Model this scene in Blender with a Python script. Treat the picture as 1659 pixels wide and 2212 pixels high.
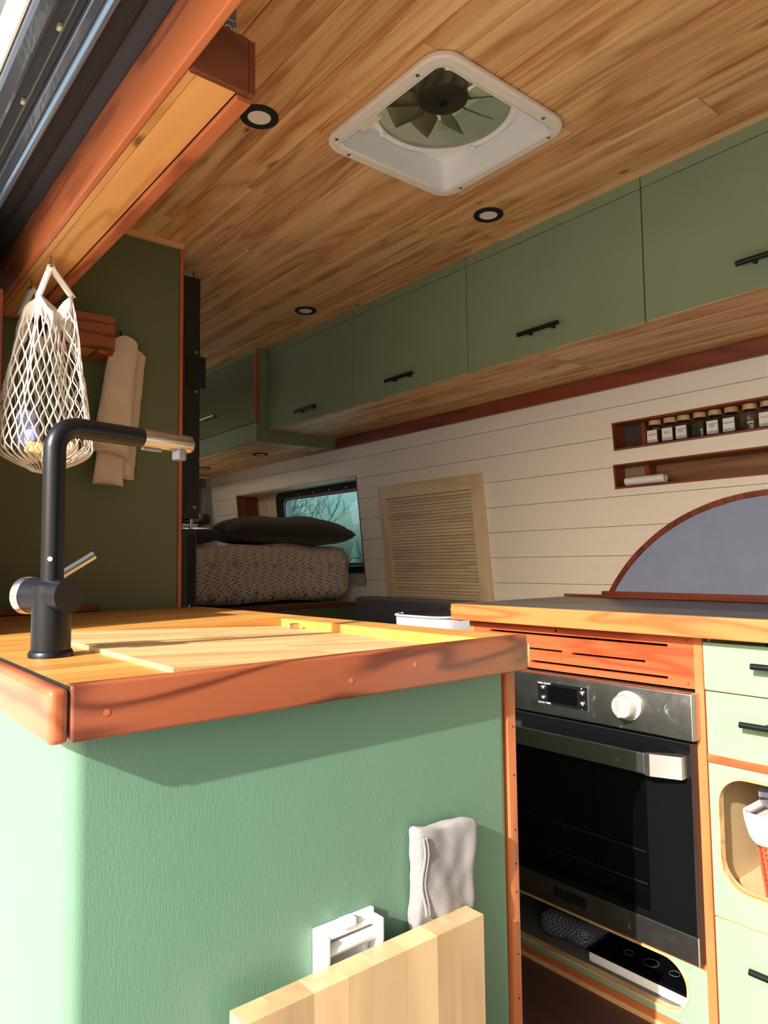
import bpy, bmesh, math, random
from mathutils import Vector, Matrix, noise
random.seed(7)
for o in list(bpy.data.objects): bpy.data.objects.remove(o)
scene = bpy.context.scene
COL = scene.collection
PI = math.pi

# ------------------------------------------------------------------ camera
F_PX, W_PX, H_PX = 1550.0, 1659.0, 2212.0
YAW, PITCH, ROLL = math.radians(39.4327), math.radians(4.0103), math.radians(-0.68288)
CAM = Vector((0.0, 0.0, 1.05))
fw = Vector((math.sin(YAW)*math.cos(PITCH), math.cos(YAW)*math.cos(PITCH), math.sin(PITCH)))
rt = Vector((math.cos(YAW), -math.sin(YAW), 0)); up = rt.cross(fw)
rt, up = rt*math.cos(ROLL)+up*math.sin(ROLL), up*math.cos(ROLL)-rt*math.sin(ROLL)
cd = bpy.data.cameras.new('camera'); cam = bpy.data.objects.new('camera', cd); COL.objects.link(cam)
cd.sensor_fit = 'VERTICAL'; cd.sensor_height = 24.0; cd.lens = F_PX/H_PX*24.0
cd.clip_start = 0.02; cd.clip_end = 500
m3 = Matrix((rt, up, -fw)).transposed()
cam.matrix_world = Matrix.Translation(CAM) @ m3.to_4x4()
scene.camera = cam

# ------------------------------------------------------------------ light
scene.view_settings.view_transform = 'Standard'
try: scene.view_settings.look = 'None'
except Exception: pass
scene.view_settings.gamma = 1.0
scene.view_settings.use_curve_mapping = False
scene.view_settings.exposure = 1.22
SUN = Vector((4.2, 1.0, -2.35)).normalized()
wd = bpy.data.worlds.new('World'); scene.world = wd; wd.use_nodes = True
nt = wd.node_tree; bg = nt.nodes['Background']
sky = nt.nodes.new('ShaderNodeTexSky'); sky.sky_type = 'NISHITA'; sky.sun_disc = False
sky.sun_elevation = math.asin(-SUN.z); sky.sun_rotation = math.atan2(-SUN.x, -SUN.y) % (2*PI)
sky.air_density = 1.0; sky.dust_density = 4.5; sky.ozone_density = 1.0
nt.links.new(sky.outputs[0], bg.inputs[0]); bg.inputs[1].default_value = 0.10
sd = bpy.data.lights.new('sun', 'SUN'); sd.energy = 4.1; sd.angle = math.radians(0.6); sd.color = (1.0, 0.96, 0.90)
so = bpy.data.objects.new('sun', sd); COL.objects.link(so); so.location = (-6, -2, 6)
so.rotation_euler = SUN.to_track_quat('-Z', 'Y').to_euler()

# ------------------------------------------------------------------ pixels to points (on a known plane)
def ray(x, y): return rt*((x-W_PX/2)/F_PX) - up*((y-H_PX/2)/F_PX) + fw
def onz(x, y, z): d = ray(x, y); return CAM + d*((z-CAM.z)/d.z)
def onx(x, y, X): d = ray(x, y); return CAM + d*(X/d.x)
def ony(x, y, Y): d = ray(x, y); return CAM + d*(Y/d.y)
WT = 0.105                                         # the driver side wall leans in towards the roof
def wx(z, d=0.0): return 2.10 - WT*(z-1.05) - d    # wall surface, d = distance into the room

# ------------------------------------------------------------------ materials
def srgb(r, g, b):
    f = lambda c: (c/255/12.92) if c/255 <= .04045 else ((c/255+.055)/1.055)**2.4
    return (f(r), f(g), f(b), 1)
MATS = {}
def newmat(name):
    m = bpy.data.materials.new(name); m.use_nodes = True
    return m, m.node_tree, m.node_tree.nodes['Principled BSDF']
def N(nt, t, **k):
    n = nt.nodes.new(t)
    for a, b in k.items(): setattr(n, a, b)
    return n
def math_node(nt, op, a, b=None, c=None):
    n = N(nt, 'ShaderNodeMath', operation=op)
    for i, v in enumerate((a, b, c)):
        if v is None: continue
        if isinstance(v, (int, float)): n.inputs[i].default_value = v
        else: nt.links.new(v, n.inputs[i])
    return n.outputs[0]
def mixc(nt, fac, a, b, mode='MIX'):
    n = N(nt, 'ShaderNodeMix', data_type='RGBA', blend_type=mode)
    for i, v in ((0, fac), (6, a), (7, b)):
        if isinstance(v, (int, float)): n.inputs[i].default_value = v
        elif isinstance(v, tuple): n.inputs[i].default_value = v
        else: nt.links.new(v, n.inputs[i])
    return n.outputs[2]
def ramp(nt, v, stops):
    n = N(nt, 'ShaderNodeValToRGB'); e = n.color_ramp.elements
    while len(e) < len(stops): e.new(0.5)
    for k, (p, c) in zip(e, stops):
        k.position = p; k.color = c if isinstance(c, tuple) else (c, c, c, 1)
    nt.links.new(v, n.inputs[0]); return n.outputs[0]
def coords(nt, scale=(1, 1, 1), rnd=7.0):
    tc = N(nt, 'ShaderNodeTexCoord'); oi = N(nt, 'ShaderNodeObjectInfo')
    r = math_node(nt, 'MULTIPLY', oi.outputs['Random'], rnd)
    va = N(nt, 'ShaderNodeVectorMath', operation='ADD'); nt.links.new(tc.outputs['Object'], va.inputs[0])
    cb = N(nt, 'ShaderNodeCombineXYZ')
    for i in range(3): nt.links.new(r, cb.inputs[i])
    nt.links.new(cb.outputs[0], va.inputs[1])
    mp = N(nt, 'ShaderNodeVectorMath', operation='MULTIPLY'); nt.links.new(va.outputs[0], mp.inputs[0])
    mp.inputs[1].default_value = scale
    return mp.outputs[0], oi.outputs['Random'], tc
def noise_tex(nt, vec, scale, detail=4, rough=.55, dist=0.0):
    n = N(nt, 'ShaderNodeTexNoise'); n.inputs['Scale'].default_value = scale
    n.inputs['Detail'].default_value = detail; n.inputs['Roughness'].default_value = rough
    n.inputs['Distortion'].default_value = dist
    nt.links.new(vec, n.inputs['Vector']); return n.outputs['Fac']
def bump(nt, b, h, strength=.2, dist=.002):
    n = N(nt, 'ShaderNodeBump'); n.inputs['Strength'].default_value = strength; n.inputs['Distance'].default_value = dist
    nt.links.new(h, n.inputs['Height']); nt.links.new(n.outputs[0], b.inputs['Normal'])
def plain(name, col, rough=.5, metal=0.0, spec=.5, noise_amt=0.0, nscale=30, bmp=0.0, bscale=300, coat=0.0, sheen=0.0):
    if name in MATS: return MATS[name]
    m, nt, b = newmat(name)
    b.inputs['Base Color'].default_value = col; b.inputs['Roughness'].default_value = rough
    b.inputs['Metallic'].default_value = metal; b.inputs['Specular IOR Level'].default_value = spec
    b.inputs['Coat Weight'].default_value = coat; b.inputs['Sheen Weight'].default_value = sheen
    if noise_amt or bmp:
        v, r, tc = coords(nt)
        if noise_amt:
            f = noise_tex(nt, v, nscale)
            dk = tuple(c*(1-noise_amt) for c in col[:3])+(1,); lt = tuple(min(1, c*(1+noise_amt)) for c in col[:3])+(1,)
            nt.links.new(mixc(nt, f, dk, lt), b.inputs['Base Color'])
        if bmp: bump(nt, b, noise_tex(nt, v, bscale, 3), bmp)
    MATS[name] = m; return m
def wood(name, light, dark, axis='Y', rough=.45, ring=9.0, knots=0.0, contrast=1.0, streak=None, coat=0.0, vary=.25, fine=38.0, low=1.6, figure=.55, lines=2.2, gain=1.0):
    """boards: straight streaks + cathedral figure along one axis, different on each board"""
    if name in MATS: return MATS[name]
    m, nt, b = newmat(name)
    al = {'X': 0, 'Y': 1, 'Z': 2}[axis]
    sc = [1.0, 1.0, 1.0]; sc[al] = .055
    v, rnd, tc = coords(nt, tuple(sc))
    f1 = noise_tex(nt, v, fine, 6, .65)
    sc2 = [1.0, 1.0, 1.0]; sc2[al] = .16
    v2, _, _ = coords(nt, tuple(sc2))
    f2 = noise_tex(nt, v2, low*6, 2, .4, .5)
    fig = math_node(nt, 'SINE', math_node(nt, 'MULTIPLY', f2, ring*6.28))
    fig = math_node(nt, 'MULTIPLY_ADD', fig, .5, .5)
    fig = math_node(nt, 'POWER', fig, lines)
    f = math_node(nt, 'MULTIPLY_ADD', fig, figure, math_node(nt, 'MULTIPLY', f1, 1.15-figure))
    f = math_node(nt, 'SUBTRACT', f, .18)
    if gain != 1.0:
        sc5 = [1.0, 1.0, 1.0]; sc5[al] = .02
        v5, _, _ = coords(nt, tuple(sc5)); ln = noise_tex(nt, v5, fine*4.5, 3, .6)
        f = math_node(nt, 'MULTIPLY_ADD', math_node(nt, 'SUBTRACT', ln, .5), .9, f)
        f = math_node(nt, 'MULTIPLY_ADD', math_node(nt, 'SUBTRACT', f, .40), gain, .42)
    mid = tuple((a+c)/2 for a, c in zip(light, dark))
    c = ramp(nt, f, [(0.0, light), (.5, tuple(l*(1-contrast*.5)+d*contrast*.5 for l, d in zip(light, dark))), (1.0, dark)])
    hs = N(nt, 'ShaderNodeHueSaturation'); nt.links.new(c, hs.inputs['Color'])
    nt.links.new(math_node(nt, 'MULTIPLY_ADD', rnd, vary, 1-vary*.5), hs.inputs['Value'])
    c = hs.outputs[0]
    if streak:                                      # pale sapwood bands
        sc3 = [1.0, 1.0, 1.0]; sc3[al] = .03
        v3, _, _ = coords(nt, tuple(sc3), 3.0)
        s = ramp(nt, noise_tex(nt, v3, 24, 1, .3), [(.54, 0.0), (.62, 1.0)])
        s = math_node(nt, 'MULTIPLY', s, .6)
        c = mixc(nt, s, c, streak)
    if knots:
        sk = [11.0, 11.0, 0.0]; sk[al] = 5.0
        v4, _, _ = coords(nt, tuple(sk), 5.0)
        wn = N(nt, 'ShaderNodeTexNoise'); wn.inputs['Scale'].default_value = 2.0; nt.links.new(v4, wn.inputs['Vector'])
        ad = N(nt, 'ShaderNodeVectorMath', operation='MULTIPLY_ADD'); nt.links.new(wn.outputs['Color'], ad.inputs[0])
        ad.inputs[1].default_value = (.25, .25, .25); nt.links.new(v4, ad.inputs[2])
        vo = N(nt, 'ShaderNodeTexVoronoi'); vo.inputs['Scale'].default_value = 1.0; nt.links.new(ad.outputs[0], vo.inputs['Vector'])
        sp = N(nt, 'ShaderNodeSeparateColor'); nt.links.new(vo.outputs['Color'], sp.inputs[0])
        keep = math_node(nt, 'GREATER_THAN', sp.outputs[0], 1-knots)
        size = math_node(nt, 'MULTIPLY_ADD', sp.outputs[1], .14, .08)
        k = math_node(nt, 'DIVIDE', vo.outputs['Distance'], size)
        k = ramp(nt, k, [(.35, 1.0), (1.0, 0.0)])
        k = math_node(nt, 'MULTIPLY', math_node(nt, 'MULTIPLY', k, keep), .85)
        c = mixc(nt, k, c, tuple(d*.28 for d in dark[:3])+(1,))
    nt.links.new(c, b.inputs['Base Color'])
    b.inputs['Roughness'].default_value = rough; b.inputs['Coat Weight'].default_value = coat
    b.inputs['Coat Roughness'].default_value = .25
    bump(nt, b, f1, .12, .001)
    MATS[name] = m; return m
def block(name, light, dark, rough=.4, axis='X'):   # butcher block: one stave per object, short patches along it
    return wood(name, light, dark, axis, rough, ring=2.0, contrast=.7, vary=.28, fine=30)

CED_L, CED_D = srgb(226, 178, 118), srgb(168, 106, 56)
cedar = wood('cedar_ceiling', CED_L, CED_D, 'Y', .5, ring=5, knots=.5, streak=srgb(242, 206, 148), vary=.18, figure=.28, fine=40, gain=1.7)
cedar_x = wood('cedar_x', CED_L, CED_D, 'X', .5, ring=5, knots=.1, vary=.2)
honey = wood('honey_pine_planks', srgb(216, 158, 90), srgb(176, 112, 54), 'Y', .4, ring=3, knots=.25, vary=.15, low=2.2, lines=4)
red_y = wood('red_stained_y', srgb(188, 106, 64), srgb(130, 62, 36), 'Y', .35, ring=3, vary=.12, coat=.2, low=2.2, figure=.7, lines=4)
red_x = wood('red_stained_x', srgb(154, 84, 54), srgb(80, 34, 20), 'X', .33, ring=3.0, vary=.12, coat=.25, low=2.6, figure=.8, lines=5)
red_z = wood('red_stained_z', srgb(196, 112, 66), srgb(152, 76, 42), 'Z', .38, ring=4, vary=.12, coat=.15)
redp_y = wood('red_vent_board', srgb(196, 88, 50), srgb(150, 54, 26), 'Y', .38, ring=3, vary=.1, coat=.15, low=2.4, figure=.7, lines=4)
dred_y = wood('dark_red_y', srgb(138, 66, 44), srgb(96, 40, 28), 'Y', .4, ring=4, vary=.12)
dred_x = wood('dark_red_x', srgb(120, 62, 42), srgb(78, 36, 24), 'X', .35, ring=4, vary=.12, coat=.3)
dred_z = wood('dark_red_z', srgb(138, 66, 44), srgb(96, 40, 28), 'Z', .4, ring=4, vary=.12)
pale_y = wood('pale_maple_y', srgb(224, 204, 172), srgb(192, 166, 130), 'Y', .5, ring=3, vary=.12)
pale_z = wood('pale_maple_z', srgb(226, 206, 176), srgb(196, 170, 136), 'Z', .5, ring=3, vary=.1)
ply = wood('ply_edge', srgb(214, 182, 128), srgb(164, 124, 76), 'Y', .6, ring=8, vary=.05, fine=90)
edge_y = wood('honey_edge_y', srgb(182, 118, 66), srgb(140, 80, 40), 'Y', .38, ring=3, vary=.1, coat=.2, low=2.2, figure=.7, lines=4)
block_d = block('butcher_counter', srgb(208, 152, 76), srgb(172, 112, 48))
block_l = block('butcher_cover', srgb(222, 184, 130), srgb(186, 136, 84), .5)
block_z = block('butcher_leaf', srgb(204, 174, 132), srgb(168, 134, 94), .45, 'Z')
GREEN = srgb(124, 140, 110)
def green_mat(name, col, rough=.42):
    m, nt, b = newmat(name)
    v, r, tc = coords(nt, (1, 1, .25)); v2, _, _ = coords(nt)
    f = noise_tex(nt, v2, 5, 3)
    nt.links.new(mixc(nt, f, tuple(c*.93 for c in col[:3])+(1,), tuple(c*1.06 for c in col[:3])+(1,)), b.inputs['Base Color'])
    b.inputs['Roughness'].default_value = rough
    bump(nt, b, noise_tex(nt, v, 420, 3), .25, .0012)
    return m
green = green_mat('sage_green_paint', GREEN)
green_l = green_mat('sage_green_sunlit', srgb(132, 160, 130))  # same paint as the overhead cabinets, sunlit paleness put into the colour
green_c = green_mat('sage_green_panel', srgb(101, 137, 113))
green_p = green_mat('olive_green_partition', srgb(98, 108, 74), .5)
def white_plank():
    m, nt, b = newmat('white_plank_paint')
    v, r, tc = coords(nt, (1, .06, 1)); f = noise_tex(nt, v, 40, 5)
    c = mixc(nt, f, srgb(230, 222, 210), srgb(240, 234, 225))
    nt.links.new(c, b.inputs['Base Color']); b.inputs['Roughness'].default_value = .42
    bump(nt, b, f, .12, .001); return m
white_w = white_plank()
black_metal = plain('matte_black_metal', srgb(16, 17, 19), .42, .0, .4)
black_gloss = plain('black_faucet', srgb(12, 12, 14), .34, .0, .4)
black_rub = plain('black_rubber', srgb(18, 18, 20), .7)
charcoal = plain('charcoal_panel', srgb(48, 50, 54), .6)
gunmetal = plain('van_paint', srgb(96, 108, 120), .28, .6, .5, coat=.5)
bluegrey = plain('blue_grey_strip', srgb(128, 150, 170), .22, .7)
white_pl = plain('white_plastic', srgb(232, 226, 212), .35)
white_pl2 = plain('bright_white_plastic', srgb(238, 238, 236), .3)
def steel_mat(name, col, rough=.28, axis=1):
    m, nt, b = newmat(name)
    sc = [60, 60, 60]; sc[axis] = 1.2
    v, r, tc = coords(nt, tuple(sc)); f = noise_tex(nt, v, 6, 3)
    v2, _, _ = coords(nt); sm = noise_tex(nt, v2, 26, 5, .7, 1.2)
    b.inputs['Metallic'].default_value = 1.0
    nt.links.new(mixc(nt, f, tuple(c*.9 for c in col[:3])+(1,), col), b.inputs['Base Color'])
    r1 = ramp(nt, sm, [(.35, rough), (.62, rough+.04), (.72, rough+.3)])
    nt.links.new(r1, b.inputs['Roughness'])
    return m
steel = steel_mat('brushed_steel', srgb(176, 174, 170), .3)
steel_h = steel_mat('steel_handle', srgb(190, 188, 182), .3)
chrome = plain('satin_nickel', srgb(200, 192, 180), .26, 1.0)
screw_m = plain('screw_metal', srgb(170, 168, 160), .35, 1.0)
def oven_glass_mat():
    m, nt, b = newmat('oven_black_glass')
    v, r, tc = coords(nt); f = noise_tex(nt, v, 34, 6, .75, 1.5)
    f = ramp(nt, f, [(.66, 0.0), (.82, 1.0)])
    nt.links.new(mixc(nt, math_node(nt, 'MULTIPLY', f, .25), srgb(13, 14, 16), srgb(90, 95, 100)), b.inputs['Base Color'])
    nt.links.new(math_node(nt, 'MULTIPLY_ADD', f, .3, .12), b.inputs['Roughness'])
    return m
oven_glass = oven_glass_mat()
def counter_black():
    m, nt, b = newmat('black_laminate')
    v, r, tc = coords(nt); f = noise_tex(nt, v, 14, 4)
    nt.links.new(mixc(nt, f, srgb(40, 36, 36), srgb(58, 52, 50)), b.inputs['Base Color'])
    b.inputs['Roughness'].default_value = .34
    return m
black_top = counter_black()
def plaster_sky_tint():
    m, nt, b = newmat('sky_tinted_plaster')
    v, r, tc = coords(nt); f = noise_tex(nt, v, 9, 6, .65, 1.0); g = noise_tex(nt, v, 60, 4, .6, 2.0)
    nt.links.new(mixc(nt, f, srgb(126, 142, 176), srgb(152, 166, 194)), b.inputs['Base Color'])  # plaster's own colour with the blue of the skylight mixed in
    b.inputs['Roughness'].default_value = .6; bump(nt, b, g, .35, .0015); return m
sky_plaster = plaster_sky_tint()
def fabric(name, col, scale=420, rough=.9, amt=.15, strength=.5):
    if name in MATS: return MATS[name]
    m, nt, b = newmat(name)
    v, r, tc = coords(nt)
    wv = N(nt, 'ShaderNodeTexWave'); wv.inputs['Scale'].default_value = scale; wv.inputs['Distortion'].default_value = 1.5
    wv.bands_direction = 'DIAGONAL'; nt.links.new(v, wv.inputs['Vector'])
    f = noise_tex(nt, v, 16, 4)
    nt.links.new(mixc(nt, f, tuple(c*(1-amt) for c in col[:3])+(1,), tuple(min(1, c*(1+amt)) for c in col[:3])+(1,)), b.inputs['Base Color'])
    b.inputs['Roughness'].default_value = rough; b.inputs['Sheen Weight'].default_value = .25
    bump(nt, b, wv.outputs['Fac'], strength, .001)
    MATS[name] = m; return m
linen = fabric('linen_towel', srgb(226, 206, 176), 190, .9, .10, .8)
cotton = fabric('cotton_cord', srgb(238, 228, 212), 600)
suede = fabric('grey_suede', srgb(158, 153, 152), 260, .95, .12, .9)
sofa_f = fabric('dark_grey_upholstery', srgb(72, 72, 80), 300)
bin_f = fabric('lilac_grey_canvas', srgb(168, 160, 168), 300)
olive_f = fabric('olive_knit', srgb(56, 52, 38), 260)
curtain_f = fabric('grey_curtain', srgb(150, 146, 142), 260)
brown_f = fabric('dark_brown_blanket', srgb(60, 48, 42), 240)
white_f = fabric('white_cotton_cloth', srgb(236, 236, 232), 300)
bag_f = fabric('slate_nylon', srgb(74, 76, 88), 500)
def duvet_mat():
    m, nt, b = newmat('leaf_print_duvet')
    tc = N(nt, 'ShaderNodeTexCoord'); uv = tc.outputs['UV']
    base, ink = srgb(226, 212, 196), srgb(96, 74, 56)
    sx = N(nt, 'ShaderNodeSeparateXYZ'); nt.links.new(uv, sx.inputs[0]); U, V = sx.outputs[0], sx.outputs[1]
    M = lambda op, a, b=None, c=None: math_node(nt, op, a, b, c)
    wob = M('MULTIPLY', noise_tex(nt, uv, 22, 1, .4), .030)
    P = M('ADD', M('MULTIPLY_ADD', M('SINE', M('MULTIPLY', V, 62)), .009, U), wob)
    cxl = M('MULTIPLY', M('SUBTRACT', M('FRACT', M('DIVIDE', P, .044)), .5), .044)
    side = M('GREATER_THAN', cxl, 0.0); a = M('ABSOLUTE', cxl)
    def leaves(off, step, L, Wd, ang, ph):
        q = M('ADD', M('DIVIDE', M('MULTIPLY_ADD', a, .9, V), step), M('MULTIPLY_ADD', side, .5, ph))
        yl = M('MULTIPLY', M('SUBTRACT', M('FRACT', q), .5), step); xl = M('SUBTRACT', a, off)
        c_, s_ = math.cos(ang), math.sin(ang)
        lx = M('ADD', M('MULTIPLY', xl, c_), M('MULTIPLY', yl, s_)); ly = M('SUBTRACT', M('MULTIPLY', yl, c_), M('MULTIPLY', xl, s_))
        n_ = M('DIVIDE', lx, L)
        return M('LESS_THAN', M('ADD', M('MULTIPLY', n_, n_), M('DIVIDE', M('ABSOLUTE', ly), Wd)), 1.0)
    lf = M('MAXIMUM', leaves(.0070, .0150, .0058, .0023, .7, 0.0), leaves(.0165, .0180, .0046, .0020, -.5, .3))
    stem = M('LESS_THAN', a, .0008)
    fu = M('MULTIPLY', M('SUBTRACT', M('FRACT', M('DIVIDE', U, .100)), .5), .100); fv = M('MULTIPLY', M('SUBTRACT', M('FRACT', M('DIVIDE', M('ADD', V, .03), .125)), .5), .125)
    r_ = M('SQRT', M('ADD', M('MULTIPLY', fu, fu), M('MULTIPLY', fv, fv)))
    pet = M('MULTIPLY', M('GREATER_THAN', M('SINE', M('MULTIPLY', M('ARCTAN2', fv, fu), 13)), .25), M('MULTIPLY', M('GREATER_THAN', r_, .008), M('LESS_THAN', r_, .018)))
    core = M('LESS_THAN', r_, .005)
    bgm = M('MULTIPLY', M('MAXIMUM', lf, stem), M('GREATER_THAN', r_, .021))
    mk = M('MAXIMUM', M('MAXIMUM', bgm, pet), core)
    nt.links.new(mixc(nt, mk, base, ink), b.inputs['Base Color']); b.inputs['Roughness'].default_value = .9
    return m
duvet_m = duvet_mat()
def floor_mat():
    m, nt, b = newmat('plum_brown_vinyl')
    v, r, tc = coords(nt, (1, .06, 1)); f = noise_tex(nt, v, 30, 5)
    nt.links.new(mixc(nt, f, srgb(66, 44, 44), srgb(96, 66, 60)), b.inputs['Base Color']); b.inputs['Roughness'].default_value = .4
    return m
def ground_mat():
    m, nt, b = newmat('pale_bounce_ground')  # unseen ground, paleness chosen to bounce sunlight up into the van
    v, r, tc = coords(nt); f = noise_tex(nt, v, 3, 8, .7)
    nt.links.new(mixc(nt, f, srgb(214, 210, 204), srgb(232, 229, 224)), b.inputs['Base Color']); b.inputs['Roughness'].default_value = .95
    return m
def glass_mat(name, col, rough=.02, gl=.12, tcol=None):
    m, nt, b = newmat(name)
    nt.nodes.remove(b); out = nt.nodes['Material Output']
    tr = N(nt, 'ShaderNodeBsdfTransparent'); tr.inputs[0].default_value = col
    g = N(nt, 'ShaderNodeBsdfGlossy'); g.inputs['Roughness'].default_value = rough
    fr = N(nt, 'ShaderNodeLayerWeight'); fr.inputs[0].default_value = .5
    mx = N(nt, 'ShaderNodeMixShader')
    nt.links.new(math_node(nt, 'MULTIPLY_ADD', math_node(nt, 'POWER', fr.outputs['Facing'], 4.0), .5, .03+gl*.3), mx.inputs[0])
    nt.links.new(tr.outputs[0], mx.inputs[1]); nt.links.new(g.outputs[0], mx.inputs[2])
    nt.links.new(mx.outputs[0], out.inputs[0]); return m
win_glass = glass_mat('teal_tinted_glass', (.45, .82, .80, 1))
jar_glass = glass_mat('jar_glass', (.80, .84, .85, 1), .03, .2)
smoke_scr = glass_mat('smoky_fan_screen', (.46, .44, .37, 1), .3, .05)
def translucent_mat(name, col):
    m, nt, b = newmat(name); nt.nodes.remove(b); out = nt.nodes['Material Output']
    d = N(nt, 'ShaderNodeBsdfDiffuse'); d.inputs[0].default_value = col
    tl = N(nt, 'ShaderNodeBsdfTranslucent'); tl.inputs[0].default_value = col
    mx = N(nt, 'ShaderNodeMixShader'); mx.inputs[0].default_value = .65
    nt.links.new(d.outputs[0], mx.inputs[1]); nt.links.new(tl.outputs[0], mx.inputs[2]); nt.links.new(mx.outputs[0], out.inputs[0]); return m
lid_m = translucent_mat('smoked_lid', srgb(196, 192, 160))
fan_blade_m = plain('smoked_fan_blade', srgb(150, 146, 128), .3)
puck_m = plain('frosted_lamp_diffuser', srgb(240, 232, 214), .4)
print_m = plain('printed_black', srgb(30, 30, 32), .6)
print_w = plain('printed_white', srgb(235, 235, 235), .5)
label_m = plain('label_paper', srgb(228, 226, 228), .6)
label_b = plain('label_grey_band', srgb(166, 172, 188), .6)
wicker = plain('red_wicker', srgb(176, 82, 52), .55, noise_amt=.25, nscale=60)
bark = plain('bark', srgb(50, 46, 40), .9)
conifer_m = plain('conifer_green', srgb(40, 54, 42), .9)
roof_m = plain('van_roof_metal', srgb(200, 200, 200), .5)
interior_ply = plain('cubby_ply', srgb(196, 172, 130), .55, noise_amt=.08, nscale=12)
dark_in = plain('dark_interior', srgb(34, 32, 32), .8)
mesh_m = plain('speaker_mesh', srgb(64, 60, 54), .7, bmp=.8, bscale=700)

# ------------------------------------------------------------------ mesh helpers
class MB:
    """collects shapes in world coordinates, builds ONE mesh object"""
    def __init__(s): s.bm = bmesh.new(); s.uv = None
    def quadbox(s, P):                        # 8 corners: bottom 4 (ccw), top 4
        v = [s.bm.verts.new(p) for p in P]
        for f in ((3, 2, 1, 0), (4, 5, 6, 7), (0, 1, 5, 4), (1, 2, 6, 5), (2, 3, 7, 6), (3, 0, 4, 7)):
            s.bm.faces.new([v[i] for i in f])
        return v
    def box(s, x0, x1, y0, y1, z0, z1, bev=0.0, seg=2):
        v = s.quadbox([(x0, y0, z0), (x1, y0, z0), (x1, y1, z0), (x0, y1, z0), (x0, y0, z1), (x1, y0, z1), (x1, y1, z1), (x0, y1, z1)])
        if bev:
            ed = list({e for q in v for e in q.link_edges})
            bmesh.ops.bevel(s.bm, geom=ed, offset=bev, segments=seg, profile=.6, affect='EDGES')
        return s
    def wbox(s, y0, y1, z0, z1, d0, d1):      # box that follows the leaning wall, d0<d1 distances into the room
        P = []
        for z in (z0, z1):
            P += [(wx(z, d1), y0, z), (wx(z, d0), y0, z), (wx(z, d0), y1, z), (wx(z, d1), y1, z)]
        s.quadbox(P); return s
    def tube(s, pts, r, n=8, closed=False, caps=True):
        pts = [Vector(p) for p in pts]; k = len(pts); rings = []
        rad = r if isinstance(r, (list, tuple)) else [r]*k
        t0 = (pts[1]-pts[0]).normalized()
        ref = Vector((0, 0, 1)) if abs(t0.z) < .9 else Vector((1, 0, 0))
        nn = (ref - t0*ref.dot(t0)).normalized()
        for i in range(k):
            a = pts[i-1] if (i > 0 or closed) else pts[i]; b = pts[(i+1) % k] if (i < k-1 or closed) else pts[i]
            t = (b-a).normalized() if (b-a).length > 1e-9 else t0
            nn = (nn - t*nn.dot(t)); nn = nn.normalized() if nn.length > 1e-6 else t.orthogonal().normalized()
            bn = t.cross(nn)
            rings.append([s.bm.verts.new(pts[i] + (nn*math.cos(2*PI*j/n)+bn*math.sin(2*PI*j/n))*rad[i]) for j in range(n)])
        for i in range(k if closed else k-1):
            A, B = rings[i], rings[(i+1) % k]
            for j in range(n): s.bm.faces.new((A[j], A[(j+1) % n], B[(j+1) % n], B[j]))
        if caps and not closed:
            s.bm.faces.new(rings[0][::-1]); s.bm.faces.new(rings[-1])
        return s
    def cyl(s, a, b, r, n=20, r2=None): return s.tube([a, b], [r, r if r2 is None else r2], n)
    def lathe(s, prof, c, n=24, axis=Vector((0, 0, 1))):
        axis = Vector(axis).normalized(); u = axis.orthogonal().normalized(); w = axis.cross(u); c = Vector(c); rings = []
        for r, h in prof:
            if r < 1e-6: rings.append([s.bm.verts.new(c+axis*h)])
            else: rings.append([s.bm.verts.new(c+axis*h+(u*math.cos(2*PI*j/n)+w*math.sin(2*PI*j/n))*r) for j in range(n)])
        for A, B in zip(rings, rings[1:]):
            for j in range(n):
                q = (j+1) % n
                if len(A) == 1 and len(B) == 1: continue
                if len(A) == 1: s.bm.faces.new((A[0], B[q], B[j]))
                elif len(B) == 1: s.bm.faces.new((A[j], A[q], B[0]))
                else: s.bm.faces.new((A[j], A[q], B[q], B[j]))
        return s
    def prism(s, poly, fn, t0, t1):           # polygon (u,v) -> fn(u,v,t), closed prism
        A = [s.bm.verts.new(fn(u, v, t0)) for u, v in poly]; B = [s.bm.verts.new(fn(u, v, t1)) for u, v in poly]
        s.bm.faces.new(A[::-1]); s.bm.faces.new(B); n = len(poly)
        for i in range(n): s.bm.faces.new((A[i], A[(i+1) % n], B[(i+1) % n], B[i]))
        return s
    def ring(s, outer, inner, fn, t0, t1):    # two loops with the same number of points
        n = len(outer); L = [[s.bm.verts.new(fn(u, v, t)) for u, v in lp] for lp in (outer, inner) for t in (t0, t1)]
        o0, o1, i0, i1 = L
        for i in range(n):
            j = (i+1) % n
            s.bm.faces.new((o0[i], i0[i], i0[j], o0[j])); s.bm.faces.new((o1[i], o1[j], i1[j], i1[i]))
            s.bm.faces.new((o0[i], o0[j], o1[j], o1[i])); s.bm.faces.new((i0[i], i1[i], i1[j], i0[j]))
        return s
    def grid(s, fn, nu, nv, closed_u=False):
        V = [[s.bm.verts.new(fn(i/(nu if closed_u else nu-1), j/(nv-1))) for i in range(nu)] for j in range(nv)]
        for j in range(nv-1):
            for i in range(nu if closed_u else nu-1):
                q = (i+1) % nu
                s.bm.faces.new((V[j][i], V[j][q], V[j+1][q], V[j+1][i]))
        return V
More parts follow.
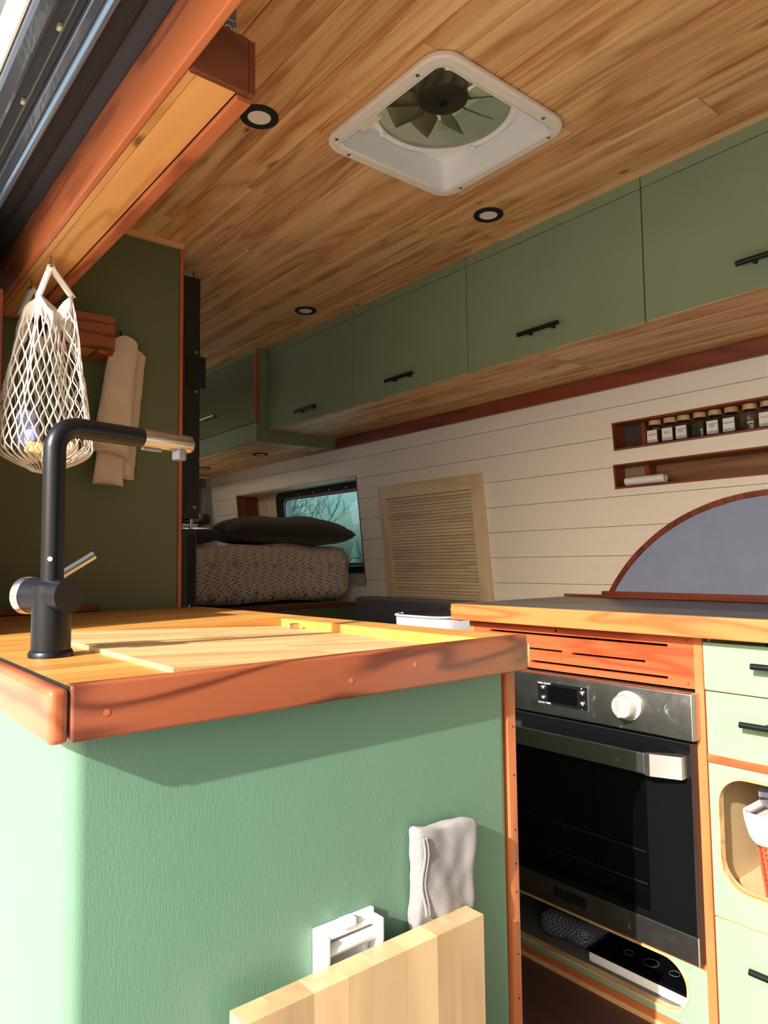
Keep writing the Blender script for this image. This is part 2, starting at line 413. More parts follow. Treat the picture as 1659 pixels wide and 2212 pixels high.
    def soft(s, c, h, r, cuts=10, amp=0.0, freq=6.0, seed=0.0, rot=None, fn=None):  # rounded, slightly crumpled block
        c = Vector(c); h = Vector(h)
        b2 = bmesh.new(); bmesh.ops.create_cube(b2, size=2.0)
        bmesh.ops.subdivide_edges(b2, edges=b2.edges[:], cuts=cuts, use_grid_fill=True)
        mp = {}
        for v in b2.verts:
            p = Vector((v.co.x*h.x, v.co.y*h.y, v.co.z*h.z))
            q = Vector([max(-(h[i]-r), min(h[i]-r, p[i])) for i in range(3)])
            d = p-q
            if d.length > 1e-9: p = q + d.normalized()*r
            nr = d.normalized() if d.length > 1e-9 else Vector((0, 0, 1))
            if amp: p += nr*amp*noise.noise(p*freq+Vector((seed, seed*1.7, 0)))
            if fn: p = fn(p)
            if rot: p = rot @ p
            mp[v] = s.bm.verts.new(c+p)
        for f in b2.faces: s.bm.faces.new([mp[v] for v in f.verts])
        b2.free(); return s
    def build(s, name, mat, parent=None, smooth=False, uvfn=None, angle=None):
        bmesh.ops.recalc_face_normals(s.bm, faces=s.bm.faces)
        loc = parent_loc(parent)
        if uvfn:
            l = s.bm.loops.layers.uv.new('UVMap')
            for f in s.bm.faces:
                for lp in f.loops: lp[l].uv = uvfn(lp.vert.co, f)
        for v in s.bm.verts: v.co -= loc
        me = bpy.data.meshes.new(name); s.bm.to_mesh(me); s.bm.free()
        if mat: me.materials.append(mat)
        if smooth:
            me.polygons.foreach_set('use_smooth', [True]*len(me.polygons))
            me.set_sharp_from_angle(angle=math.radians(angle or 40))
        o = bpy.data.objects.new(name, me); COL.objects.link(o)
        if parent: o.parent = parent
        return o
def parent_loc(p):
    v = Vector((0, 0, 0))
    while p is not None: v += p.location; p = p.parent
    return v
def thing(name, label, cat, loc=(0, 0, 0), group=None):
    o = bpy.data.objects.new(name, None); COL.objects.link(o); o.location = loc; o.empty_display_size = .05
    o['label'] = label; o['category'] = cat
    if group: o['group'] = group
    return o
def tag(o, label, cat, group=None, kind=None):
    o['label'] = label; o['category'] = cat
    if group: o['group'] = group
    if kind: o['kind'] = kind
    return o
def struct(o, label, cat):
    o['kind'] = 'structure'; o['label'] = label; o['category'] = cat; return o
def sroot(name, label, cat, loc=(0, 0, 0)):
    o = thing(name, label, cat, loc); o['kind'] = 'structure'; return o
def box(name, mat, parent, x0, x1, y0, y1, z0, z1, bev=0.0): return MB().box(x0, x1, y0, y1, z0, z1, bev).build(name, mat, parent)
def clone(o, delta=None, parent=None):
    c = o.copy(); COL.objects.link(c)
    if parent: c.parent = parent
    if delta: c.location = o.location + Vector(delta)
    for ch in list(o.children):
        if ch != c: clone(ch, None, c)
    return c
def text(name, s, size, mat, parent, origin, right, upv, depth=.0004, align='CENTER', xs=1.0, space=1.0):
    cu = bpy.data.curves.new('txt', 'FONT'); cu.body = s; cu.size = size; cu.align_x = align; cu.align_y = 'CENTER'
    cu.extrude = depth; cu.space_line = .9; cu.space_character = space; cu.resolution_u = 3
    to = bpy.data.objects.new('txt', cu); COL.objects.link(to)
    dg = bpy.context.evaluated_depsgraph_get(); dg.update()
    me = bpy.data.meshes.new_from_object(to.evaluated_get(dg))
    bpy.data.objects.remove(to); bpy.data.curves.remove(cu)
    r = Vector(right).normalized(); u = Vector(upv).normalized(); n = r.cross(u); loc = parent_loc(parent)
    M = Matrix((r*xs, u, n)).transposed().to_4x4(); M.translation = Vector(origin)-loc
    me.transform(M); me.name = name; me.materials.clear(); me.materials.append(mat)
    o = bpy.data.objects.new(name, me); COL.objects.link(o); o.parent = parent; return o
def round_rect(hu, hv, r, n=8, cu=0, cv=0):
    out = []
    for sx, sy, a0 in ((1, 1, 0), (-1, 1, 90), (-1, -1, 180), (1, -1, 270)):
        for k in range(n+1):
            a = math.radians(a0+90*k/n); out.append((cu+sx*(hu-r)+r*math.cos(a), cv+sy*(hv-r)+r*math.sin(a)))
    return out
def rect_loop(rr, u0, u1, v0, v1):            # rectangle loop matched point by point to a round_rect loop
    n = len(rr)//4; cu = sum(p[0] for p in rr)/len(rr); cv = sum(p[1] for p in rr)/len(rr); out = []
    for i, (u, v) in enumerate(rr):
        q, k = divmod(i, n); t = k/(n-1)
        cx_, cy_ = [(u1, v1), (u0, v1), (u0, v0), (u1, v0)][q]
        if q in (0, 2): out.append((cx_, v) if t < .34 else ((cx_, cy_) if t < .67 else (u, cy_)))
        else: out.append((u, cy_) if t < .34 else ((cx_, cy_) if t < .67 else (cx_, v)))
    return out
def split(y0, y1, z0, z1, holes):             # rectangle minus rectangular holes
    rects = [(y0, y1, z0, z1)]
    for a0, a1, b0, b1 in holes:
        nxt = []
        for r0, r1, s0, s1 in rects:
            if a1 <= r0 or a0 >= r1 or b1 <= s0 or b0 >= s1: nxt.append((r0, r1, s0, s1)); continue
            if s0 < b0: nxt.append((r0, r1, s0, b0))
            if s1 > b1: nxt.append((r0, r1, b1, s1))
            m0, m1 = max(s0, b0), min(s1, b1)
            if r0 < a0: nxt.append((r0, a0, m0, m1))
            if r1 > a1: nxt.append((a1, r1, m0, m1))
        rects = nxt
    return rects

# ================================================================== the shell
CEIL = 2.03
struct(MB().box(-30, 40, -30, 40, -.62, -.6).build('ground', ground_mat()), 'unseen ground outside the van, made pale to bounce light in', 'ground')
struct(box('floor', floor_mat(), None, .25, 2.26, -1.0, 4.45, -.05, 0), 'plum brown vinyl floor of the aisle', 'floor')
# ceiling with the fan opening
FX0, FX1, FY0, FY1 = .932, 1.292, .944, 1.300
ceil = sroot('ceiling', 'knotty cedar plank ceiling of the van', 'ceiling', (1.2, 1.5, CEIL))
m = MB()
for r in split(.24, 2.12, -1.0, 4.45, [(FX0, FX1, FY0, FY1)]): m.box(r[0], r[1], r[2], r[3], CEIL+.013, CEIL+.04)
m.build('roof_panel', roof_m, ceil)
seams = [.42, .515, .61, .709, .80, .882, .966, 1.062, 1.162, 1.258, 1.357, 1.457, 1.558, 1.655, 1.75]
cuts = {2: [.4, 2.9], 3: [1.9], 4: [.35, 3.0], 5: [1.62], 6: [2.55], 7: [.3, 1.95], 8: [2.6], 9: [2.42], 10: [1.52], 11: [.7, 2.47], 12: [1.42], 13: [2.2]}
for i, (a, b) in enumerate(zip(seams, seams[1:])):
    ys = [-1.0]+cuts.get(i, [1.2])+[4.45]
    for y0, y1 in zip(ys, ys[1:]):
        for r in split(a+.0008, b-.0008, y0+.0006, y1-.0006, [(FX0, FX1, FY0, FY1)]):
            dz = random.uniform(0, .0015)
            box('board', cedar, ceil, r[0], r[1], r[2], r[3], CEIL+dz*.3, CEIL+.0125, .0026)
# driver side wall: white planks, holes for the two spice shelves and the window niche
S1 = (.42, 1.318, 1.404, 1.494); S2 = (.42, 1.327, 1.280, 1.359); WN = (2.705, 3.91, .93, 1.468)
holes = [S1, S2, WN]
wall = sroot('wall_right', 'white painted plank wall behind the kitchen and bed', 'wall', (2.1, 2.0, 0))
zs = [.966+.0965*k for k in range(-4, 9)]
for z0, z1 in zip(zs, zs[1:]):
    for r in split(.0, 4.232, z0+.0009, z1-.0009, holes):
        MB().wbox(r[0], r[1], r[2], r[3], -.012, 0).build('plank', white_w, wall)
m = MB()
for r in split(-.4, 4.45, 0.0, CEIL+.01, [S1, S2, WN]): m.wbox(r[0], r[1], r[2], r[3], -.016, -.0125)
m.build('backing', white_w, wall)
WIN = (2.78, 3.60, 1.02, 1.44)
m = MB()
for r in split(-.4, 4.45, 0.0, CEIL+.01, [WIN]): m.wbox(r[0], r[1], r[2], r[3], -.19, -.15)
m.build('outer_skin', roof_m, wall)
m = MB()
for r in split(.22, 2.12, 0, CEIL, [(.40, 1.15, 1.10, 1.75)]): m.box(r[0], r[1], 4.46, 4.5, r[2], r[3])
struct(m.build('wall_rear', plain('rear_door_grey', srgb(150, 148, 144), .7)), 'grey rear door wall behind the curtain', 'wall')
struct(box('window_2', glass_mat('rear_glass', (.95, .96, .97, 1)), None, .40, 1.15, 4.478, 4.482, 1.10, 1.75), 'bright rear door window behind the fridge', 'window')
m = MB(); m.box(.215, .275, 1.47, 4.45, 0, 1.25); m.box(.215, .275, 1.60, 4.45, 1.25, 1.76)  # front edge stepped so that sun reaches only part of the net bag
struct(m.build('wall_left', plain('left_wall_paint', srgb(120, 118, 110), .6)), 'side wall behind the sliding door opening, stepped to shape the sun', 'wall')
# green partition carrying the towel
pt = sroot('wall_partition', 'olive green partition panel with the hanging towel', 'wall', (.6, 2.05, 0))
box('panel', green_p, pt, .276, .880, 2.04, 2.058, 0, 2.012)
box('edge_strip', red_z, pt, .881, .892, 2.036, 2.058, 0, 2.012)
box('top_strip', cedar_x, pt, .56, .892, 2.030, 2.058, 2.0125, 2.029)
# trims
struct(MB().box(.3675, .379, -.5, 2.03, 1.70, 1.8075, .002).build('trim_1', red_y), 'orange stained fascia board along the sliding door header', 'trim')
m = MB().wbox(.05, 2.826, 1.604, 1.649, .001, .016)
struct(m.build('trim_2', dred_y), 'dark red strip between overhead cabinets and white planks', 'trim')
struct(MB().box(.276, .317, 1.622, 1.637, 1.252, 1.625).build('trim_3', dred_z), 'dark red upright strip on the rear door jamb', 'trim')
struct(MB().box(.32, .652, 2.014, 2.034, .9265, .946, .002).build('trim_4', dred_x), 'dark red upstand along the foot of the olive partition', 'trim')
# sliding door header: stacked dark profiles
dh = sroot('door_1', 'dark grey sliding door header with rubber seals', 'door frame', (.29, .8, 1.76))
Y0, Y1 = -.6, 2.02
box('inner_panel', charcoal, dh, .3355, .3670, Y0, Y1, 1.797, 1.90, .003)
MB().tube([(.3276, Y0, 1.797), (.3276, Y1, 1.797)], .0095, 12).build('rubber_seal', black_rub, dh, True)
box('seal_channel', black_rub, dh, .299, .3224, Y0, Y1, 1.784, 1.87)
MB().tube([(.2912, Y0, 1.773), (.2912, Y1, 1.773)], .0074, 12).build('bright_rail', bluegrey, dh, True)
box('grey_rail', gunmetal, dh, .2687, .2835, Y0, Y1, 1.771, 1.85, .003)
box('track_channel', charcoal, dh, .239, .268, Y0, Y1, 1.780, 1.85)
box('track_lip', plain('olive_grey', srgb(92, 96, 88), .4), dh, .2548, .257, Y0, Y1, 1.773, 1.7798)
clip0 = box('clip', plain('cream_clip', srgb(190, 184, 150), .5), dh, .2496, .2546, .797, .807, 1.774, 1.7798)
for y in (.98, 1.18, 1.39): clone(clip0, (0, y-.797, 0), dh)
box('roof_gutter', gunmetal, dh, .2106, .2383, Y0, Y1, 1.766, 1.85, .006)
box('roof_edge', white_pl, dh, .2045, .210, Y0, Y1, 1.774, 1.85, .002)
box('upper_panel', cedar, dh, .368, .379, Y0, Y1, 1.809, 2.029)
box('leak_cover', roof_m, dh, .206, .335, Y0, 4.45, 1.901, 2.042)  # unseen backing added to stop light leaking in above the header
struct(box('front_light_block', plain('light_block_grey', srgb(70, 68, 66), .9), None, .26, 2.3, -1.05, -1.01, 0, CEIL), 'unseen dark sheet added across the front to block light', 'wall')  # put in out of view to keep front light off the sink cabinet

# ================================================================== overhead cabinets (driver side)
XC, ZB = 1.645, 1.65
def bar_handle(parent, a, b, off, mat=black_metal, r=.0065):     # bar with two posts; off = vector back to the face
    a, b, off = Vector(a), Vector(b), Vector(off); m = MB()
    m.cyl(a, b, r, 14)
    for t in (.22, .78):
        p = a.lerp(b, t); m.cyl(p, p+off, r*.8, 10)
    return m.build('handle', mat, parent, True)
cabs = [(2.179, 2.826, 2.56, 2.406, 'sage overhead cabinet in the corner beside the deeper bed cabinet', 1.692),
        (1.571, 2.177, 1.955, 1.812, 'sage overhead cabinet second from the bed cabinet', 1.699),
        (.951, 1.569, 1.343, 1.199, 'sage overhead cabinet above the slatted hatch and the counter end', 1.711),
        (.33, .949, .709, .56, 'sage overhead cabinet above the spice jars', 1.712)]
for y0, y1, ha, hb, lab, hz in cabs:
    t = thing('overhead_cabinet', lab, 'cabinet', ((XC+2.0)/2, (y0+y1)/2, ZB), 'sage overhead cabinets along the ceiling')
    box('body', green, t, XC+.017, 1.985, y0+.001, y1-.001, ZB+.017, CEIL-.001)
    box('top_rail', green, t, XC, XC+.0165, y0+.0005, y1-.0005, 1.9995, CEIL-.0005)
    dr = box('door', green, t, XC, XC+.0165, y0+.0008, y1-.0008, ZB, 1.9975, .0012)
    box('ply_edge', ply, dr, XC+.0005, XC+.016, y0+.001, y1-.001, ZB-.0012, ZB-.0001)
    bar_handle(dr, (1.62, ha, hz), (1.62, hb, hz), (.025, 0, 0))
sf = thing('soffit', 'knotty cedar soffit boards under the overhead cabinets', 'soffit', (1.85, 1.5, ZB))
xs = [XC+.018, 1.745, 1.842, 1.938, 2.034]
for a, b in zip(xs, xs[1:]):
    for y0, y1 in ((.05, 1.3), (1.302, 2.826)):
        box('board', cedar, sf, a+.0006, b-.0006, y0, y1, ZB+.002, ZB+.016, .001)
# deeper cabinet over the bed
RB = 1.603
t = thing('bed_cabinet', 'deep dark sage cabinet hanging over the bed', 'cabinet', (1.8, 3.5, RB))
box('body', green, t, 1.6065, 1.99, 2.849, 4.21, RB+.016, CEIL-.002)
box('side_panel', green, t, 1.6065, 2.028, 2.83, 2.848, RB-.002, CEIL-.002)
box('top_rail', green, t, 1.59, 1.606, 2.83, 4.21, 2.008, CEIL-.002)
box('bottom_rail', green, t, 1.59, 1.606, 2.83, 4.21, RB-.002, 1.686)
dr = box('door', green_p, t, 1.586, 1.6055, 2.846, 3.52, 1.6885, 2.0065, .001)
box('edge_strip', red_z, t, 1.586, 1.6055, 2.834, 2.8455, 1.6885, 2.0065)
bar_handle(dr, (1.562, 3.375, 1.778), (1.562, 3.20, 1.778), (.024, 0, 0), steel_h)
box('door', green_p, t, 1.586, 1.6055, 3.522, 4.2, 1.6885, 2.0065, .001)
for a, b in zip([1.607, 1.70, 1.795, 1.89, 1.985], [1.70, 1.795, 1.89, 1.985, 2.036]):
    box('board', cedar, t, a+.0006, b-.0006, 2.849, 4.21, RB, RB+.015, .001)

# ------------------------------------------------------------------ recessed lights
def puck(x, y, z, lab, R=.042, grp='recessed ceiling lights'):
    t = thing('recessed_light', lab, 'light', (x, y, z), grp)
    MB().lathe([(R*.62, -.001), (R*.62, -.0045), (R*.95, -.005), (R, -.0035), (R, -.0002)], (x, y, z), 36).build('ring', black_rub, t, True)
    MB().lathe([(0, -.0032), (R*.6, -.0032), (R*.62, -.001), (0, -.0008)], (x, y, z), 36).build('diffuser', puck_m, t, True)
    return t
puck(.756, 1.334, CEIL, 'black ringed recessed light beside the overhead shelf box')
puck(1.487, 1.327, CEIL, 'black ringed recessed light between the roof fan and sage cabinets')
puck(1.502, 2.291, CEIL, 'black ringed recessed light in the ceiling towards the bed')
p = onz(563, 981, RB); puck(p.x, p.y, RB, 'small recessed light under the bed cabinet at its open end', .04, 'lights under the bed cabinet')
p = onz(440, 1011, RB); puck(p.x, p.y, RB, 'small recessed light under the bed cabinet beside the fridge edge', .04, 'lights under the bed cabinet')

# ------------------------------------------------------------------ roof fan
CX, CY = 1.112, 1.122
t = thing('roof_fan', 'white framed roof vent fan with smoky screen and blades', 'fan', (CX, CY, CEIL))
hole = round_rect(.174, .172, .020, 8, CX, CY); outer = round_rect(.203, .203, .052, 8, CX, CY)
fz = lambda u, v, tt: (u, v, tt)
o = MB(); o.ring(outer, hole, fz, CEIL-.016, CEIL-.0003)
fr = o.build('frame', white_pl, t, True, angle=50)
bv = fr.modifiers.new('bevel', 'BEVEL'); bv.width = .005; bv.segments = 3; bv.limit_method = 'ANGLE'
m = MB(); inner = round_rect(.1738, .1718, .020, 8, CX, CY); inner2 = round_rect(.171, .169, .020, 8, CX, CY)
m.ring(inner, inner2, fz, CEIL-.014, CEIL+.075); m.build('well', white_pl2, t, True, angle=50)
rr = [(CX+.160*math.cos(2*PI*k/48), CY+.160*math.sin(2*PI*k/48)) for k in range(48)]
ro = [(CX+.1705*max(-1, min(1, 1.42*math.cos(2*PI*k/48))), CY+.1685*max(-1, min(1, 1.42*math.sin(2*PI*k/48)))) for k in range(48)]
m = MB(); m.ring(ro, rr, fz, CEIL+.060, CEIL+.064); m.build('shroud', white_pl2, t)
ri = [(CX+.154*math.cos(2*PI*k/48), CY+.154*math.sin(2*PI*k/48)) for k in range(48)]
ro2 = [(CX+.167*math.cos(2*PI*k/48), CY+.167*math.sin(2*PI*k/48)) for k in range(48)]
m = MB(); m.ring(ro2, ri, fz, CEIL+.047, CEIL+.0595); rg = m.build('screen_ring', white_pl2, t, True)
for a in (200, 290, 20, 110):
    c = Vector((CX+.160*math.cos(math.radians(a)), CY+.160*math.sin(math.radians(a)), 0))
    box('latch_tab', white_pl2, rg, c.x-.006, c.x+.006, c.y-.006, c.y+.006, CEIL+.040, CEIL+.0468, .001)
m = MB().lathe([(0, .030), (.06, .0325), (.12, .040), (.1535, .050)], (CX, CY, CEIL), 48)
m.build('screen', smoke_scr, t, True)
m = MB().lathe([(0, .070), (.05, .070), (.057, .075), (.057, .105), (0, .11)], (CX, CY, CEIL), 32); hub = m.build('hub', plain('fan_hub', srgb(92, 90, 80), .5), t, True)
MB().lathe([(0, .062), (.008, .062), (.010, .0695), (0, .0698)], (CX, CY, CEIL), 16).build('motor_cap', dark_in, hub, True)
def blade(u, v):
    r = .057+.088*u; a = (v-.5)*(.50-.12*u); return (CX+r*math.cos(a), CY+r*math.sin(a), CEIL+.088+.020*(v-.5)*2+.004*u)
m = MB(); m.grid(blade, 6, 5); b0 = m.build('blade', fan_blade_m, t, True)
b0.modifiers.new('solid', 'SOLIDIFY').thickness = .0015
for k in range(1, 10):
    c = b0.copy(); COL.objects.link(c); c.parent = t
    c.matrix_local = Matrix.Rotation(2*PI*k/10, 4, 'Z')
m = MB()
ld = lambda d: round_rect(.188-d, .188-d, .03, 5, CX, CY)
LR = [[m.bm.verts.new((u, v, CEIL+z)) for u, v in ld(d)] for d, z in ((0, .05), (0, .16), (.01, .178), (.04, .19))]
for A, B in zip(LR, LR[1:]):
    for j in range(len(A)): m.bm.faces.new((A[j], A[(j+1) % len(A)], B[(j+1) % len(A)], B[j]))
m.bm.faces.new(LR[-1])
m.build('lid', lid_m, t)
for sx, sy in ((-.188, -.12), (-.13, .188), (.188, .13), (.12, -.188), (.188, -.15), (-.188, .155)):
    MB().lathe([(0, -.0178), (.004, -.0174), (.0045, -.0161), (0, -.016)], (CX+sx, CY+sy, CEIL), 12).build('screw', screw_m, t, True)
kn = MB().soft((CX-.135, CY-.135, CEIL+.036), (.024, .014, .010), .008, 3).build('crank_knob', black_rub, t, True)
bt = box('button_panel', white_pl, t, CX-.169, CX-.100, CY+.10, CY+.167, CEIL+.040, CEIL+.0465, .001)
MB().tube([(CX-.140+.010*math.cos(a), CY+.138+.010*math.sin(a), CEIL+.0396) for a in [2*PI*k/20 for k in range(20)]], .0009, 5, True).build('power_symbol', print_m, bt)
MB().cyl((CX-.140, CY+.138, CEIL+.0397), (CX-.149, CY+.138, CEIL+.0397), .0009, 5).build('power_mark', print_m, bt)

# ================================================================== header shelf box, bag, towel side
t = thing('overhead_shelf', 'honey plank shelf box with dark red end hanging at the door header', 'shelf', (.42, 1.4, 1.70))
for a, b in ((.3800, .3915), (.3922, .4500)):
    box('bottom_plank', honey, t, a, b, .8565, 2.029, 1.70, 1.7095, .001)
box('end_panel', dred_x, t, .3800, .4622, .8455, .856, 1.6975, 1.777, .001)
box('corner_block', dred_z, t, .4628, .4735, .8458, .857, 1.6975, 1.776, .0015)
box('side_panel', dred_y, t, .4628, .4728, .8578, 2.029, 1.70, 1.775, .001)
box('edge_strip', red_y, t, .4510, .4728, .8578, 2.029, 1.6905, 1.6995, .0015)
# tin standing in the shelf box
t = thing('label_tin', 'blue grey tin with lettering peeping over the shelf box end', 'tin', (.445, .895, 1.7098))
MB().box(.4235, .4620, .877, .910, 1.7100, 1.857, .006, 3).build('body', plain('tin_blue_grey', srgb(120, 130, 138), .4), t, True)
box('label', plain('tin_label', srgb(96, 112, 122), .5), t, .4262, .4590, .8757, .8768, 1.73, 1.852)
text('lettering', 'OOF', .0150, print_w, t, (.4445, .8754, 1.802), (1, 0, 0), (0, 0, 1), .0002)
box('label_line', print_w, t, .4290, .4565, .8752, .8756, 1.816, 1.8172)

# shelf on the partition
t = thing('wall_shelf', 'small red stained box shelf fixed to the olive partition', 'shelf', (.57, 1.98, 1.62))
box('front_board', red_x, t, .478, .652, 1.930, 1.942, 1.628, 1.720, .001)
box('end_board', dred_y, t, .640, .652, 1.9425, 2.0395, 1.620, 1.718, .001)
box('bottom_board', honey, t, .478, .6395, 1.9425, 2.0395, 1.632, 1.642)
box('corner_strip', red_y, t, .612, .652, 1.945, 2.0395, 1.6195, 1.6315)

# towel
def towel_sheet(xt0, xt1, xb0, xb1, y0, zt, zb, th, seed, hem=.010, sag=.0):
    def fn(u, v):
        a = 2*PI*u; ca = math.copysign(abs(math.cos(a))**.75, math.cos(a)); sa = math.copysign(abs(math.sin(a))**.8, math.sin(a))
        x = (xt0+xt1)/2*(1-v)+(xb0+xb1)/2*v + ca*((xt1-xt0)*(1-v)+(xb1-xb0)*v)/2
        zend = zb + hem*math.sin(ca*2.4+seed) + sag*ca
        z = zt+(zend-zt)*v - max(0, 1-v*7)*.020*ca*ca
        w = .0035*math.sin(x*120+seed+3*v)*min(1, .25+v) + .005*noise.noise(Vector((x*34, z*16, seed))) + .0022*noise.noise(Vector((x*120, z*70, seed)))
        return (x, y0+sa*th*(.45+.55*min(1, v*3))+w, z)
    return fn
t = thing('towel', 'beige linen towel hanging from the little wall shelf', 'towel', (.69, 1.985, 1.28))
def sheet(name, *a, **k):
    m = MB(); V = m.grid(towel_sheet(*a, **k), 72, 64, True); m.bm.faces.new(V[-1][::-1]); m.bm.faces.new(V[0]); o = m.build(name, linen, t, True, angle=75)
    f = towel_sheet(*a, **k)
    MB().tube([Vector(f(.5+.5*j/24, .985))+Vector((0, -.002, 0)) for j in range(25)], .0022, 6).build('hem', linen, o, True)
    return o
sheet('front_layer', .655, .728, .606, .706, 1.966, 1.686, 1.352, .013, 1.0, hem=.008, sag=-.016)
sheet('inner_layer', .640, .700, .616, .700, 1.990, 1.46, 1.272, .009, 2.2, hem=.004)
sheet('back_layer', .700, .768, .664, .738, 2.012, 1.668, 1.300, .010, 4.0, hem=.006, sag=-.01)
MB().tube([(.664, 1.975, 1.675), (.676, 1.975, 1.679), (.684, 1.975, 1.690), (.682, 1.975, 1.70)], .003, 8).build('peg', black_metal, t, True)

# hooks and net bag
H1, H2 = Vector((.3950, 1.572, 1.6995)), Vector((.3950, 1.728, 1.6995))
for h, lab in ((H1, 'small brass hook holding the near handle of the net bag'), (H2, 'small brass hook holding the far handle of the net bag')):
    pts = [h+Vector((0, 0, 0)), h+Vector((0, 0, -.010))]+[h+Vector((0, .006*math.sin(a), -.016+.006*math.cos(a))) for a in [k*PI/6 for k in range(1, 9)]]
    tag(MB().tube(pts, .0014, 6).build('hook', plain('brass', srgb(170, 140, 90), .35, 1.0), None, True), lab, 'hook', 'bag hooks')
bx_, by_ = .412, 1.655
t = thing('net_bag', 'off white cotton net bag hanging from two hooks', 'bag', (bx_, by_, 1.25))
ZT = 1.585                                   # top of net
def rad(v): return .050+.046*min(1, v*1.15)**.8 - .052*max(0, (v-.86)/.14)**2.2
def net(u, v):
    a = 2*PI*u; r = rad(v)
    z = ZT - .318*v - (.024*math.cos(4*a)+.012*math.sin(a)-.010*math.cos(a))*(1-v)**2
    w = 1+(.16*math.sin(6*a+2*v)+.07*math.sin(11*a))*(1-v)**.7
    return Vector((bx_+r*w*math.cos(a), by_+r*1.15*w*math.sin(a), z))
NS = 32
m = MB()
for fam in (1, -1):
    for k in range(NS):
        pts = []
        for j in range(0, 41):
            v = j/40; zig = .5*abs(((v**1.25*13) % 2)-1)
            pts.append(net((k+fam*zig)/NS, v) + Vector((0, 0, .0015*fam)))
        m.tube(pts, .0015, 4, caps=False)
for k in range(NS):                          # bottom closing strands
    a = net(k/NS, 1.0); m.tube([a, Vector((bx_+(a.x-bx_)*.55, by_+(a.y-by_)*.55, a.z-.012)), Vector((bx_+(a.x-bx_)*.1, by_+(a.y-by_)*.1, a.z-.016))], .0014, 4, caps=False)
m.build('net', cotton, t, True, angle=80)
m = MB(); m.grid(lambda u, v: net(u, -.0+.0)+Vector((0, 0, .016-.040*v)) + (net(u, 0)-Vector((bx_, by_, net(u, 0).z)))*(.03*math.sin(v*PI)), 60, 5, True)
bd = m.build('rim_band', cotton, t, True, angle=80); bd.modifiers.new('solid', 'SOLIDIFY').thickness = .004
def strap(h, uA, uB):
    A, B = net(uA, 0)+Vector((0, 0, .012)), net(uB, 0)+Vector((0, 0, .012)); top = h+Vector((0, 0, -.021))
    L = [A.lerp(top, k/10) for k in range(10)]+[top+Vector((0, 0, .004))]+[top.lerp(B, k/10) for k in range(1, 11)]
    mm = MB(); dirn = Vector((.72, -.69, 0)).normalized()
    vs = []
    for i, p_ in enumerate(L):
        w = .0075
        vs.append((mm.bm.verts.new(p_-dirn*w), mm.bm.verts.new(p_+dirn*w)))
    for a, b in zip(vs, vs[1:]): mm.bm.faces.new((a[0], a[1], b[1], b[0]))
    o = mm.build('strap', cotton, t, True, angle=80); o.modifiers.new('solid', 'SOLIDIFY').thickness = .003
strap(H1, .62, .88); strap(H2, .12, .38)
pk = [((-.050, -.020, .098), (.022, .020, .042), srgb(158, 160, 200), 'lavender plastic packet in the net bag'),
      ((-.022, -.045, .048), (.030, .024, .018), srgb(206, 180, 110), 'yellow snack wrapper at the bottom of the net bag'),
      ((.036, -.040, .052), (.028, .026, .022), srgb(222, 196, 164), 'cream snack wrapper at the bottom of the net bag'),
      ((.000, .010, .042), (.030, .026, .016), srgb(176, 166, 150), 'grey brown wrapper low in the net bag'),
      ((.048, .016, .068), (.022, .026, .024), srgb(216, 150, 126), 'pinkish wrapper low in the net bag'),
      ((-.028, .040, .056), (.030, .024, .022), srgb(200, 196, 190), 'pale grey wrapper low in the net bag')]
for i, (c, h, col, lab) in enumerate(pk):
    c = (bx_+c[0]*.82, by_+c[1]*.82, 1.252+c[2]*.92); h = tuple(q*.88 for q in h)
    mm = MB().soft(c, h, min(h)*.8, 6, .014, 40, i*3.1, Matrix.Rotation(i*.8, 3, 'Z'))
    tag(mm.build('snack_packet', plain('packet_%d' % i, col, .3, noise_amt=.35, nscale=45), None, True, angle=25), lab, 'packet', 'packets in the net bag')

# ================================================================== fridge
t = thing('fridge', 'black upright fridge seen edge on beside the olive partition', 'fridge', (.7, 2.3, 0))
frm = plain('fridge_black', srgb(14, 15, 18), .45)
box('body', frm, t, .42, .905, 2.062, 2.66, .03, 1.962, .003)
u_ = box('upper_door', frm, t, .9065, .962, 2.066, 2.655, 1.190, 1.948, .004)
l_ = box('lower_door', frm, t, .9065, .955, 2.066, 2.655, .06, 1.158, .004)
for k in range(4): box('ridge', black_rub, l_, .925+.007*k, .928+.007*k, 2.063, 2.0659, .10, 1.14)
box('gasket', black_rub, u_, .9052, .9063, 2.07, 2.65, 1.20, 1.94)
box('handle', black_metal, u_, .918, .979, 2.0615, 2.0658, 1.598, 1.698, .002)
MB().cyl((.945, 2.07, 1.9485), (.945, 2.07, 1.966), .007, 14).build('hinge_pin', screw_m, t, True)
box('hinge_plate', screw_m, t, .908, .958, 2.068, 2.14, 1.166, 1.174)
MB().cyl((.94, 2.078, 1.1585), (.94, 2.078, 1.1895), .006, 12).build('hinge_pin', screw_m, t, True)
for z, pr, x in ((1.71, u_, .948), (1.585, u_, .948), (1.225, u_, .945), (.925, l_, .930)):
    MB().cyl((x, 2.0659, z), (x, 2.0635, z), .0042, 12).build('screw', screw_m, pr, True)

